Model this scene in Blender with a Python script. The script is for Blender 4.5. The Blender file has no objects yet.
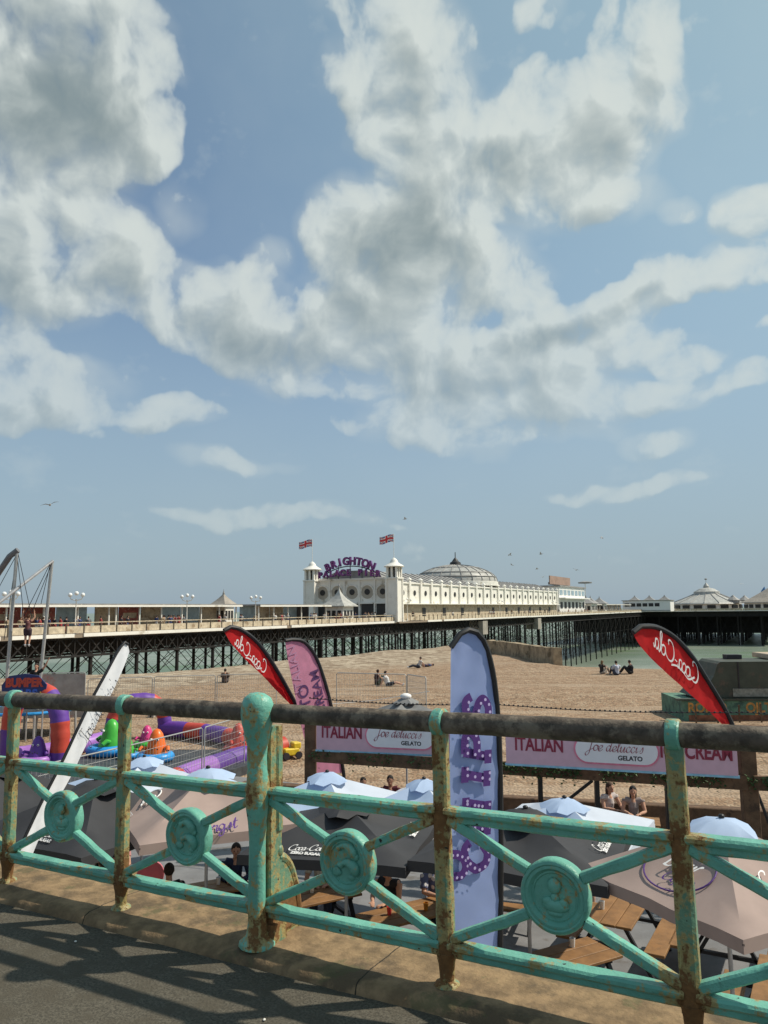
import bpy, bmesh, math, random
from mathutils import Vector, Matrix, Euler, noise as mnoise
R = math.radians
rnd = random.Random(11)
scene = bpy.context.scene
col = scene.collection

# ------------------------------------------------------------------ camera
EYE, PITCH, ROLL, FPX = 5.5, R(7.25), R(0.6), 770.0
cam_d = bpy.data.cameras.new('camera'); cam = bpy.data.objects.new('camera', cam_d); col.objects.link(cam)
cam_d.sensor_fit = 'VERTICAL'; cam_d.sensor_height = 36.0; cam_d.lens = 36.0 * FPX / 1024
cam_d.clip_start = 0.05; cam_d.clip_end = 60000
cam.matrix_world = Matrix.Translation((0, 0, EYE)) @ Matrix.Rotation(R(90) + PITCH, 4, 'X') @ Matrix.Rotation(-ROLL, 4, 'Z')
scene.camera = cam

def ray(x, y):
    a = (x - 384) / FPX; b = (y - 512) / FPX
    u = a * math.cos(ROLL) - b * math.sin(ROLL); v = a * math.sin(ROLL) + b * math.cos(ROLL)
    return Vector((u, math.cos(PITCH) + v * math.sin(PITCH), math.sin(PITCH) - v * math.cos(PITCH)))
def atz(x, y, z):
    r = ray(x, y); t = (z - EYE) / r.z; return Vector((r.x * t, r.y * t, z))
def aty(x, y, Y):
    r = ray(x, y); t = Y / r.y; return Vector((r.x * t, Y, EYE + r.z * t))

# ------------------------------------------------------------------ light
SUN = Vector((0.85, 0.12, 0.98)).normalized()
sun_el = math.asin(SUN.z); sun_az = math.atan2(SUN.x, SUN.y)
sl = bpy.data.lights.new('sun', 'SUN'); so = bpy.data.objects.new('sun', sl); col.objects.link(so)
sl.energy = 5.0; sl.angle = R(0.9); sl.color = (1.0, 0.92, 0.78)
so.rotation_euler = (-SUN).to_track_quat('-Z', 'Y').to_euler()
so.location = (0, 0, 40)
scene.view_settings.view_transform = 'Standard'; scene.view_settings.look = 'None'
scene.view_settings.exposure = -0.13; scene.view_settings.gamma = 1.0
scene.view_settings.use_curve_mapping = False

world = bpy.data.worlds.new('World'); scene.world = world; world.use_nodes = True
wt = world.node_tree; wt.nodes.clear()

class N:
    """tiny node helper"""
    def __init__(s, tree): s.t = tree
    def new(s, kind, **kw):
        n = s.t.nodes.new(kind)
        for k, v in kw.items(): setattr(n, k, v)
        return n
    def put(s, sock, v):
        if v is None: return
        if hasattr(v, 'is_output'): s.t.links.new(v, sock)
        else:
            try: sock.default_value = v
            except TypeError: sock.default_value = tuple(v)
    def math(s, op, a, b=None, c=None, clamp=False):
        n = s.new('ShaderNodeMath', operation=op, use_clamp=clamp)
        for i, v in enumerate((a, b, c)):
            if v is not None: s.put(n.inputs[i], v)
        return n.outputs[0]
    def vmath(s, op, a, b=None, scale=None):
        n = s.new('ShaderNodeVectorMath', operation=op)
        s.put(n.inputs[0], a)
        if b is not None: s.put(n.inputs[1], b)
        if scale is not None: s.put(n.inputs['Scale'], scale)
        return n.outputs['Value'] if op in ('LENGTH', 'DOT_PRODUCT', 'DISTANCE') else n.outputs[0]
    def noise(s, vec, scale, detail=4, rough=0.55, dist=0.0, color=False):
        n = s.new('ShaderNodeTexNoise'); n.inputs['Scale'].default_value = scale
        n.inputs['Detail'].default_value = detail; n.inputs['Roughness'].default_value = rough
        n.inputs['Distortion'].default_value = dist
        if vec is not None: s.put(n.inputs['Vector'], vec)
        return n.outputs['Color' if color else 'Fac']
    def mr(s, v, a, b, c=0.0, d=1.0, kind='SMOOTHSTEP'):
        n = s.new('ShaderNodeMapRange', interpolation_type=kind)
        s.put(n.inputs[0], v)
        for i, q in enumerate((a, b, c, d)): s.put(n.inputs[i + 1], q)
        return n.outputs[0]
    def mix(s, f, a, b, blend='MIX'):
        n = s.new('ShaderNodeMix', data_type='RGBA', blend_type=blend)
        s.put(n.inputs[0], f)
        s.put(n.inputs[6], a if hasattr(a, 'is_output') else (*a[:3], 1)); s.put(n.inputs[7], b if hasattr(b, 'is_output') else (*b[:3], 1))
        return n.outputs[2]

# clouds: ellipses in (azimuth, elevation), broken up by fractal noise; (px, py, rx, ry, tilt, weight)
CLOUDS = [(-20,40,170,140,0,1.1),(70,70,105,95,0,1.0),(115,110,62,58,0,.8),(150,150,24,22,0,.5),
 (40,250,115,62,0,1.0),(0,225,80,55,0,.8),(150,285,75,42,-15,.8),(175,205,22,26,20,.3),
 (240,322,105,45,-14,1.0),(330,352,100,46,-10,1.0),(268,262,30,20,0,.45),(400,375,85,32,0,.75),
 (395,235,80,50,0,1.2),(470,272,80,42,-10,.9),(370,300,70,45,0,.8),(425,330,60,40,0,.8),
 (400,60,72,46,10,.85),(420,120,62,58,-30,.9),(490,160,80,48,-10,1.0),(560,170,75,52,0,.9),(520,110,60,26,20,.6),(640,55,40,75,-8,.9),(610,120,60,42,0,.8),(445,190,60,25,-20,.6),(600,205,60,22,0,.5),
 (545,14,25,25,0,.6),(365,8,50,16,0,.4),
 (575,330,100,27,14,1.0),(655,288,42,24,10,.85),(535,305,30,22,0,.6),(740,262,48,22,18,.75),(746,208,26,24,0,.7),(680,208,24,13,0,.5),(690,285,60,20,0,.35),(640,350,55,14,0,.45),(755,325,20,8,0,.3),(748,372,36,14,0,.6),(705,390,35,9,0,.35),
 (480,375,110,34,0,.8),(560,430,60,14,0,.4),(520,400,100,26,0,.5),(600,400,95,18,5,.6),(410,425,70,17,0,.5),(480,440,45,11,0,.4),(655,440,42,15,3,.85),(640,486,62,10,5,.8),(575,494,42,7,0,.6),(545,375,80,16,0,.4),
 (45,390,82,38,0,1.0),(15,350,52,30,-20,.8),(165,414,52,16,6,.75),(212,462,42,11,-14,.55),(300,520,95,9,-2,.55),(200,517,45,8,0,.45),(690,360,26,10,0,.45),(610,345,40,16,0,.5),(262,472,40,5,0,.2),(120,435,40,8,0,.2)]
import numpy as np
SPOTS = [(55,95,80,62,0,.75),(20,60,60,60,0,.35),(400,240,52,34,0,1.0),(548,338,60,17,14,1.0),(640,296,28,12,25,.5),(300,350,100,24,-16,.6),(205,330,45,20,-12,.4),(40,285,80,28,0,.65),(500,168,60,20,-6,.55),(395,100,36,32,-30,.4),(345,300,40,18,0,.5),(30,408,55,16,0,.6),(455,395,60,9,0,.45),(650,446,22,5,0,.5),(165,422,24,5,0,.4),(620,150,30,24,0,.25),(470,300,30,14,0,.4)]
AZ0, AZ1, EL0, EL1, CW, CH = -1.0, 1.0, -0.03, 1.07, 1800, 990
gA, gE = np.meshgrid(np.linspace(AZ0, AZ1, CW, dtype=np.float32), np.linspace(EL0, EL1, CH, dtype=np.float32))
nrs = np.random.RandomState(5)
def vnoise(x, y, seed):
    """smooth gradient noise on a lattice"""
    rs = np.random.RandomState(seed); T = rs.rand(256, 256).astype(np.float32) * 6.2832
    xi = np.floor(x).astype(int); yi = np.floor(y).astype(int); fx = x - xi; fy = y - yi
    u = fx*fx*fx*(fx*(fx*6-15)+10); v = fy*fy*fy*(fy*(fy*6-15)+10)
    def c(i, j):
        t = T[(yi + j) & 255, (xi + i) & 255]; return np.cos(t)*(fx - i) + np.sin(t)*(fy - j)
    return (c(0,0)*(1-u) + c(1,0)*u)*(1-v) + (c(0,1)*(1-u) + c(1,1)*u)*v
def fbm(x, y, f, n, seed, rough=.5, billow=False):
    o = 0; a = 1
    for k in range(n):
        q = vnoise(x*f + 17.3*k, y*f + 9.1*k, seed + k)
        o = o + a * ((.42 - np.abs(q)*1.7) if billow else q); f *= 2.03; a *= rough
    return o
# clouds flatten towards the horizon: sample noise in a sheet-like coordinate
str_e = gE * (1.0 + .9 * np.exp(-np.maximum(gE, 0) * 6))
wx = fbm(gA, str_e, 7, 4, 40); wy = fbm(gA, str_e, 7, 4, 60)
qa = gA + .035*wx; qe = gE + .028*wy
acc = np.zeros_like(gA)
for (cx, cy, rx, ry, tilt, wgt) in CLOUDS:
    r = ray(cx, cy); a0 = math.atan2(r.x, r.y); e0 = math.atan2(r.z, math.hypot(r.x, r.y))
    sc = 1 / math.sqrt(FPX**2 + (cx-384)**2 + (cy-512)**2) * (1 + .0)
    ca, sa = math.cos(R(tilt)), math.sin(R(tilt))
    du = (qa - a0)*math.cos(e0); dv = qe - e0
    l2 = ((du*ca + dv*sa) / (rx*sc*1.25))**2 + ((-du*sa + dv*ca) / (ry*sc*1.25))**2
    f = wgt * np.clip(1 - l2, 0, 1)**1.0
    acc = acc + f - acc*f*.55
det = fbm(qa, str_e, 13, 8, 80, .55)*1.5 + .25*fbm(qa, str_e, 22, 6, 90, .5, True)
soft = fbm(gA, str_e, 11, 3, 100)
hi = fbm(gA*1.0, str_e*1.6, 10, 6, 120, .6)
det2 = fbm(qa, str_e, 34, 6, 200, .6)
sat = 1 - np.exp(-2.1*acc)
fine = fbm(qa, str_e, 30, 7, 200, .62)
dens = sat*1.12 + .72*det*(.45 + .2*sat) + .58*soft*(.4 + .3*sat) + .20*fine*(.6+.2*sat) - .42
wisps = np.clip(hi - .36, 0, 1) * .35
T = np.clip(dens, 0, 1.3)
cover = 1 - np.exp(-3.8 * np.clip(dens, 0, 2)**1.05)
veil = fbm(gA, str_e*1.3, 5, 5, 300, .55)
cover = np.maximum(cover, np.clip(.10 + .5*veil + .25*sat, 0, .38) * np.clip(acc*2.2 + .12, 0, 1))
cover = np.maximum(cover, np.clip(wisps, 0, .25))
# sunlight reaching each puff: march towards the sun (up and to the right)
dpx = CW / (AZ1 - AZ0)
S = np.zeros_like(T)
for k in range(1, 15):
    ox = int(round(.0045 * k * dpx * .55)); oy = int(round(.0045 * k * dpx * .95))
    S += np.roll(np.roll(T, -ox, 1), -oy, 0) * (.9 ** k)
S /= 5.0
def blur(A, w, n=3):
    for _ in range(n):
        for ax in (0, 1): A = (A + np.roll(A, w, ax) + np.roll(A, -w, ax) + np.roll(A, 2*w, ax) + np.roll(A, -2*w, ax)) / 5
    return A
Tb = blur(T, 3); Tw = blur(T, 9)
up_ = np.roll(Tw, -34, 0)                       # cloud standing above this spot
rel = T - Tb
base = .85*np.clip(Tw - .42, 0, 2) + .55*np.clip(.55*Tw + .45*up_ - .38, 0, 2) + .55*np.clip(S - .42, 0, 2) + .28*blur(soft, 4)*np.clip(Tw*1.5, 0, 1)
lightside = np.clip(np.roll(np.roll(Tb, 7, 1), 9, 0)*0 + (Tb - np.roll(np.roll(Tb, -9, 1), -14, 0)), -1, 1)   # rises towards the sun: bright
spots = np.zeros_like(gA)                       # the thickest parts, seen from below
for (cx, cy, rx, ry, tilt, wgt) in SPOTS:
    r = ray(cx, cy); a0 = math.atan2(r.x, r.y); e0 = math.atan2(r.z, math.hypot(r.x, r.y)); sc = 1 / math.sqrt(FPX**2 + (cx-384)**2 + (cy-512)**2)
    ca, sa = math.cos(R(tilt)), math.sin(R(tilt)); du = (qa - a0)*math.cos(e0); dv = qe - e0
    spots += wgt * np.exp(-1.1*(((du*ca + dv*sa)/(rx*sc))**2 + ((-du*sa + dv*ca)/(ry*sc))**2))
shade = .42*base + .80*spots*np.clip(1 + .9*soft - .5*det, .3, 1.5)*np.clip(Tw*2.2 - .2, 0, 1) - 1.15*lightside - .75*rel - .05
shade = 1.15 * (1 - np.exp(-1.25 * np.clip(shade, 0, 3)))
buf = np.zeros((CH, CW, 4), np.float32); buf[..., 0] = cover; buf[..., 1] = shade; buf[..., 3] = 1
cimg = bpy.data.images.new('cloud_cover', CW, CH, alpha=False, float_buffer=True)
cimg.colorspace_settings.name = 'Non-Color'
cimg.pixels.foreach_set(buf.ravel()); cimg.update(); cimg.pack()

w = N(wt)
tc = w.new('ShaderNodeTexCoord')
d = tc.outputs['Generated']
sx = w.new('ShaderNodeSeparateXYZ'); w.put(sx.inputs[0], d)
az = w.math('ARCTAN2', sx.outputs[0], sx.outputs[1]); el = w.math('ARCSINE', sx.outputs[2])
cv = w.new('ShaderNodeCombineXYZ')
w.put(cv.inputs[0], w.math('DIVIDE', w.math('SUBTRACT', az, AZ0), AZ1 - AZ0))
w.put(cv.inputs[1], w.math('DIVIDE', w.math('SUBTRACT', el, EL0), EL1 - EL0))
ct = w.new('ShaderNodeTexImage', image=cimg, interpolation='Cubic', extension='MIRROR'); w.put(ct.inputs[0], cv.outputs[0])
cs = w.new('ShaderNodeSeparateColor'); w.put(cs.inputs[0], ct.outputs[0])
alpha, shade_o = cs.outputs[0], cs.outputs[1]
ccol = w.mix(shade_o, (.84, .91, .87), (.295, .375, .39))
sky = w.new('ShaderNodeTexSky', sky_type='NISHITA'); sky.sun_disc = False
sky.sun_elevation = sun_el; sky.sun_rotation = sun_az; sky.air_density = 1.0; sky.dust_density = 1.0; sky.ozone_density = 1.5
skc = w.vmath('MULTIPLY', sky.outputs[0], (.178, .178, .160))
sund = w.mr(w.vmath('DOT_PRODUCT', d, tuple(SUN)), .25, .95, kind='LINEAR')
skc = w.mix(w.math('MULTIPLY', sund, .85), skc, (.46, .68, .73))       # bright glow on the sun's side of the sky
hz = w.mr(el, .50, -.02)
skc2 = w.mix(w.math('MULTIPLY', hz, .88), skc, (.37, .495, .61))      # sea haze towards the horizon
clc = w.mix(w.math('MULTIPLY', hz, .62), ccol, skc2)
fin = w.mix(w.math('MULTIPLY', alpha, .97), skc2, clc)
bg = w.new('ShaderNodeBackground'); w.put(bg.inputs[0], fin); bg.inputs[1].default_value = 0.86   # the Nishita sky inside it is at strength 0.13-0.157
ow = w.new('ShaderNodeOutputWorld'); w.put(ow.inputs[0], bg.outputs[0])
world.cycles.sampling_method = 'MANUAL'; world.cycles.sample_map_resolution = 512

# ------------------------------------------------------------------ helpers
def V(*a): return Vector(a)
class MB:
    """collects shapes into one mesh"""
    def __init__(s): s.v = []; s.f = []; s.m = []; s.cur = 0
    def add(s, vs, fs):
        b = len(s.v); s.v += [Vector(p) for p in vs]
        for f in fs: s.f.append([b + i for i in f]); s.m.append(s.cur)
        return s
    def box(s, c, size, M=None):
        x, y, z = (k / 2 for k in size); c = Vector(c)
        vs = [Vector((i*x, j*y, k*z)) for i in (-1, 1) for j in (-1, 1) for k in (-1, 1)]
        if M is not None: vs = [M @ p for p in vs]
        return s.add([c + p for p in vs], [(0,1,3,2),(4,6,7,5),(0,4,5,1),(2,3,7,6),(0,2,6,4),(1,5,7,3)])
    def bar(s, a, b, wx, wz, up=(0,0,1), bev=0.0):
        """rectangular bar from a to b; wx across, wz along 'up'; bev chamfers its long edges"""
        a, b = Vector(a), Vector(b); d = (b - a).normalized(); up = Vector(up)
        if abs(d.dot(up)) > .98: up = Vector((0, 1, 0))
        sd = d.cross(up).normalized(); u = sd.cross(d).normalized(); x, z = wx/2, wz/2
        ring = [(-x, -z), (x, -z), (x, z), (-x, z)] if bev <= 0 else \
            [(-x+bev,-z),(x-bev,-z),(x,-z+bev),(x,z-bev),(x-bev,z),(-x+bev,z),(-x,z-bev),(-x,-z+bev)]
        n = len(ring); vs = [p + sd*i + u*j for p in (a, b) for i, j in ring]
        return s.add(vs, [tuple(range(n))[::-1], tuple(range(n, 2*n))] + [(i, (i+1) % n, n + (i+1) % n, n + i) for i in range(n)])
    def tube(s, pts, r, n=8, cap=True, closed=False, flat=None):
        pts = [Vector(p) for p in pts]; k = len(pts); rr = r if hasattr(r, '__len__') else [r]*k
        vs = []; ref = None
        for i, p in enumerate(pts):
            if closed: d = (pts[(i+1) % k] - pts[i-1])
            else: d = pts[min(i+1, k-1)] - pts[max(i-1, 0)]
            d.normalize()
            if ref is None: ref = Vector((0,0,1)) if abs(d.z) < .9 else Vector((1,0,0))
            sd = d.cross(ref).normalized(); u = sd.cross(d).normalized(); ref = u
            for j in range(n):
                t = 2*math.pi*j/n; q = sd*math.cos(t)*rr[i] + u*math.sin(t)*rr[i]*(flat or 1); vs.append(p + q)
        fs = []
        for i in range(k if closed else k-1):
            for j in range(n):
                a = i*n; b = ((i+1) % k)*n; fs.append((a+j, a+(j+1) % n, b+(j+1) % n, b+j))
        if cap and not closed: fs += [tuple(range(n))[::-1], tuple(range((k-1)*n, k*n))]
        return s.add(vs, fs)
    def lathe(s, prof, c=(0,0,0), n=16, M=None, arc=None):
        c = Vector(c); vs = []; k = len(prof)
        for r, z in prof:
            for j in range(n):
                t = 2*math.pi*j/n; p = Vector((r*math.cos(t), r*math.sin(t), z))
                vs.append(c + (M @ p if M is not None else p))
        fs = [(i*n+j, i*n+(j+1) % n, (i+1)*n+(j+1) % n, (i+1)*n+j) for i in range(k-1) for j in range(n)]
        if prof[0][0] > 1e-4: fs.append(tuple(range(n))[::-1])
        if prof[-1][0] > 1e-4: fs.append(tuple(range((k-1)*n, k*n)))
        return s.add(vs, fs)
    def ell(s, c, r, M=None, n=10, m=7):
        r = r if hasattr(r, '__len__') else (r, r, r)
        prof = [(math.sin(math.pi*i/m), -math.cos(math.pi*i/m)) for i in range(m+1)]
        c = Vector(c); vs = []
        for a, z in prof:
            for j in range(n):
                t = 2*math.pi*j/n; p = Vector((a*math.cos(t)*r[0], a*math.sin(t)*r[1], z*r[2]))
                vs.append(c + (M @ p if M is not None else p))
        return s.add(vs, [(i*n+j, i*n+(j+1) % n, (i+1)*n+(j+1) % n, (i+1)*n+j) for i in range(m) for j in range(n)])
    def prism(s, poly, thick, M):
        """2-D outline (x,y) extruded by thick along local z, placed by 4x4 M"""
        n = len(poly); vs = [M @ Vector((x, y, z)) for z in (-thick/2, thick/2) for x, y in poly]
        return s.add(vs, [tuple(range(n))[::-1], tuple(range(n, 2*n))] + [(i, (i+1) % n, n+(i+1) % n, n+i) for i in range(n)])
    def slot(s, k): s.cur = k; return s
    def build(s, name, mat, parent=None, smooth=False, bevel=0.0, seg=1, autosm=True):
        me = bpy.data.meshes.new(name)
        me.from_pydata([tuple(p) for p in s.v], [], s.f)
        for i, mm in enumerate(mat if isinstance(mat, (list, tuple)) else [mat]): me.materials.append(mm)
        if len(me.materials) > 1: me.polygons.foreach_set('material_index', s.m)
        bm = bmesh.new(); bm.from_mesh(me)
        bmesh.ops.remove_doubles(bm, verts=bm.verts, dist=1e-5)
        bmesh.ops.dissolve_degenerate(bm, edges=bm.edges, dist=1e-6)
        bmesh.ops.recalc_face_normals(bm, faces=bm.faces)
        if bevel > 0:
            bmesh.ops.bevel(bm, geom=[e for e in bm.edges if len(e.link_faces) == 2 and e.calc_face_angle(0) > .5], offset=bevel, segments=seg, affect='EDGES', profile=.6)
        if smooth:
            for f in bm.faces: f.smooth = True
            if autosm:
                for e in bm.edges:
                    if len(e.link_faces) == 2 and e.calc_face_angle(0) > .75: e.smooth = False
        bm.to_mesh(me); bm.free()
        o = bpy.data.objects.new(name, me); col.objects.link(o)
        if parent is not None: o.parent = parent
        return o

def tag(o, label=None, cat=None, group=None, kind=None):
    if label: o['label'] = label
    if cat: o['category'] = cat
    if group: o['group'] = group
    if kind: o['kind'] = kind
    return o
def thing(name, label, cat, loc=(0,0,0), rz=0.0, group=None):
    o = bpy.data.objects.new(name, None); col.objects.link(o); o.empty_display_size = .2
    o.location = loc; o.rotation_euler = (0, 0, rz)
    return tag(o, label, cat, group)
def copy_tree(o, parent=None, mats=None):
    c = o.copy(); col.objects.link(c)
    if parent is not None: c.parent = parent
    for ch in list(o.children): copy_tree(ch, c)
    return c
def struct(o): o['kind'] = 'structure'; return o

# ------------------------------------------------------------------ materials
def mat(name, color, rough=.6, metal=0.0, spec=.4, var=.12, vscale=6.0, bump=0.0, bscale=40.0, coords='Object', trans=0.0, dirt=None, dirt_amt=.0, dscale=2.0):
    m = bpy.data.materials.new(name); m.use_nodes = True; t = m.node_tree; t.nodes.clear(); q = N(t)
    out = q.new('ShaderNodeOutputMaterial'); b = q.new('ShaderNodeBsdfPrincipled')
    tc = q.new('ShaderNodeTexCoord'); co = tc.outputs[coords]
    n1 = q.noise(co, vscale, 5, .6)
    c = q.mix(q.mr(n1, .3, .7), tuple(k*(1-var) for k in color), tuple(min(1, k*(1+var)) for k in color))
    if dirt is not None:
        n2 = q.noise(co, dscale, 6, .65)
        c = q.mix(q.mr(n2, .62 - dirt_amt*.3, .72 - dirt_amt*.25), c, dirt)
    q.put(b.inputs['Base Color'], c); b.inputs['Roughness'].default_value = rough
    b.inputs['Metallic'].default_value = metal; b.inputs['Specular IOR Level'].default_value = spec
    if bump:
        bp = q.new('ShaderNodeBump'); bp.inputs['Strength'].default_value = 1.0; bp.inputs['Distance'].default_value = bump
        q.put(bp.inputs['Height'], q.noise(co, bscale, 5, .6)); q.put(b.inputs['Normal'], bp.outputs[0])
    if trans > 0:
        tr = q.new('ShaderNodeBsdfTranslucent'); q.put(tr.inputs[0], c)
        mx = q.new('ShaderNodeMixShader'); mx.inputs[0].default_value = trans
        q.put(mx.inputs[1], b.outputs[0]); q.put(mx.inputs[2], tr.outputs[0]); q.put(out.inputs[0], mx.outputs[0])
    else: q.put(out.inputs[0], b.outputs[0])
    return m
def img_nodes(m): return N(m.node_tree), m.node_tree

def catmull(pts, k=6):
    P = [Vector(p) for p in pts]; out = []
    for i in range(len(P)-1):
        a, b, c, d = P[max(i-1,0)], P[i], P[i+1], P[min(i+2, len(P)-1)]
        for j in range(k):
            t = j/k; out.append(.5*((2*b) + (c-a)*t + (2*a-5*b+4*c-d)*t*t + (3*b-a-3*c+d)*t**3))
    out.append(P[-1]); return out

def text(name, s, size, M, m, parent=None, bold=0.0, xs=1.0, sp=1.0, thick=0.0, shear=0.0):
    """flat lettering as a mesh: centred on M's origin, x right, y up, facing +z"""
    cu = bpy.data.curves.new(name, 'FONT'); cu.body = s; cu.size = size; cu.offset = bold; cu.space_character = sp
    cu.align_x = 'CENTER'; cu.align_y = 'CENTER'; cu.extrude = thick; cu.shear = shear; cu.resolution_u = 4
    t = bpy.data.objects.new(name, cu); col.objects.link(t)
    bpy.context.view_layer.update()
    me = bpy.data.meshes.new_from_object(t.evaluated_get(bpy.context.evaluated_depsgraph_get()))
    bpy.data.objects.remove(t); bpy.data.curves.remove(cu)
    me.transform(M @ Matrix.Diagonal((xs, 1, 1, 1))); me.materials.clear(); me.materials.append(m)
    me.name = name
    o = bpy.data.objects.new(name, me); col.objects.link(o)
    if parent is not None: o.parent = parent
    return o

# a small joined-up hand: strokes in units of the x-height (0.5) / cap height (1)
SCR = {
 'C': (.85, [[(.60,.74),(.68,.92),(.55,1.0),(.3,.9),(.12,.6),(.08,.3),(.2,.05),(.45,.0),(.7,.12),(.85,.3)]]),
 'o': (.42, [[(.0,.25),(.05,.42),(.2,.5),(.34,.4),(.36,.18),(.22,.02),(.07,.06),(.02,.25),(.1,.45),(.28,.46),(.42,.38)]]),
 'c': (.38, [[(.30,.38),(.22,.49),(.08,.42),(.02,.2),(.1,.02),(.24,.02),(.38,.2)]]),
 'a': (.48, [[(.32,.42),(.18,.5),(.04,.36),(.02,.14),(.12,.01),(.26,.14),(.34,.44)],[(.34,.48),(.32,.1),(.38,.01),(.48,.16)]]),
 '-': (.32, [[(.04,.24),(.26,.28)]]),
 'l': (.28, [[(.0,.1),(.14,.5),(.24,.88),(.2,1.02),(.11,.9),(.08,.4),(.1,.06),(.17,.0),(.28,.16)]]),
 'e': (.38, [[(.0,.12),(.18,.2),(.32,.36),(.24,.49),(.1,.42),(.03,.2),(.1,.02),(.24,.02),(.38,.18)]]),
 'd': (.5, [[(.32,.42),(.18,.5),(.04,.36),(.02,.14),(.12,.01),(.26,.14),(.34,.44)],[(.42,1.0),(.36,.6),(.32,.12),(.38,.01),(.5,.16)]]),
 'u': (.5, [[(.0,.3),(.06,.48),(.05,.2),(.1,.02),(.2,.04),(.34,.46)],[(.35,.48),(.33,.1),(.4,.01),(.5,.16)]]),
 'i': (.24, [[(.02,.3),(.09,.48),(.07,.14),(.12,.01),(.24,.16)],[(.12,.66),(.14,.7)]]),
 's': (.34, [[(.0,.1),(.14,.34),(.2,.5),(.24,.24),(.18,.02),(.04,.02)]]),
 "'": (.12, [[(.08,1.0),(.04,.82)]]),
 'J': (.6, [[(.1,.78),(.2,.96),(.5,1.0),(.62,.98)],[(.42,.98),(.36,.5),(.3,-.2),(.12,-.42),(.0,-.28),(.14,-.06),(.6,.22)]]),
 'f': (.34, [[(.0,.1),(.2,.6),(.28,.94),(.18,1.0),(.12,.6),(.08,-.2),(.04,-.4)],[(.0,.44),(.3,.46)]]),
 'w': (.6, [[(.0,.3),(.06,.48),(.05,.12),(.14,.01),(.28,.44),(.27,.1),(.36,.01),(.5,.46),(.6,.4)]]),
 'B': (.62, [[(.16,.95),(.1,.0)],[(.02,.84),(.3,1.0),(.5,.88),(.4,.62),(.16,.54),(.46,.46),(.54,.2),(.36,.0),(.08,.04)]]),
 'r': (.36, [[(.02,.3),(.08,.5),(.14,.42),(.28,.46),(.24,.14),(.3,.02),(.36,.14)]]),
 'g': (.46, [[(.32,.42),(.18,.5),(.04,.36),(.02,.14),(.12,.01),(.26,.14),(.34,.44)],[(.34,.46),(.3,-.2),(.16,-.4),(.04,-.28),(.2,-.06),(.46,.14)]]),
 't': (.32, [[(.0,.2),(.14,.8),(.08,.14),(.14,.01),(.28,.14)],[(.0,.52),(.28,.56)]]),
 'z': (.4, [[(.0,.44),(.3,.48),(.04,.04),(.38,.06)]]),
 ' ': (.3, []),
}
def script(name, s, h, M, m, parent=None, nib=.05, ang=35, slant=.25, minw=.35, swash=False, k=5, mirror=False):
    mb = MB(); x = 0; lines = []
    for ch in s:
        adv, st = SCR[ch]
        for l in st: lines.append([(x + p[0] + p[1]*slant, p[1], 0) for p in l])
        x += adv
    if swash: lines.append([(.75,.1,0),(1.15,-.22,0),(1.7,-.12,0),(2.3,-.05,0),(2.75,-.2,0)])
    W = x; na = R(ang); nv = Vector((math.cos(na), math.sin(na), 0)) * nib
    z = 0.0
    for l in lines:
        P = catmull(l, k)
        ring = []
        for i, p in enumerate(P):
            dd = (P[min(i+1, len(P)-1)] - P[max(i-1, 0)]).normalized(); nn = Vector((-dd.y, dd.x, 0))
            side = 1 if nn.dot(nv) >= 0 else -1
            wv = nn * max(abs(nn.dot(nv)), nib*minw)
            ring.append((p + wv, p - wv))
        for i in range(len(ring)-1):
            z += .0008
            q = [ring[i][0], ring[i][1], ring[i+1][1], ring[i+1][0]]
            mb.add([M @ Vector((((-1 if mirror else 1)*(c.x - W/2)) * h, (c.y - .35) * h, z*h)) for c in q], [(0, 1, 2, 3)])
    me = bpy.data.meshes.new(name); me.from_pydata([tuple(p) for p in mb.v], [], mb.f); me.materials.append(m)
    o = bpy.data.objects.new(name, me); col.objects.link(o)
    if parent is not None: o.parent = parent
    return o
def frame(o, x, y):
    """4x4 with origin o, x axis, y axis (z = x cross y)"""
    x = Vector(x).normalized(); y = Vector(y); z = x.cross(y).normalized(); y = z.cross(x)
    return Matrix(((x.x, y.x, z.x, o[0]), (x.y, y.y, z.y, o[1]), (x.z, y.z, z.z, o[2]), (0, 0, 0, 1)))

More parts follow.
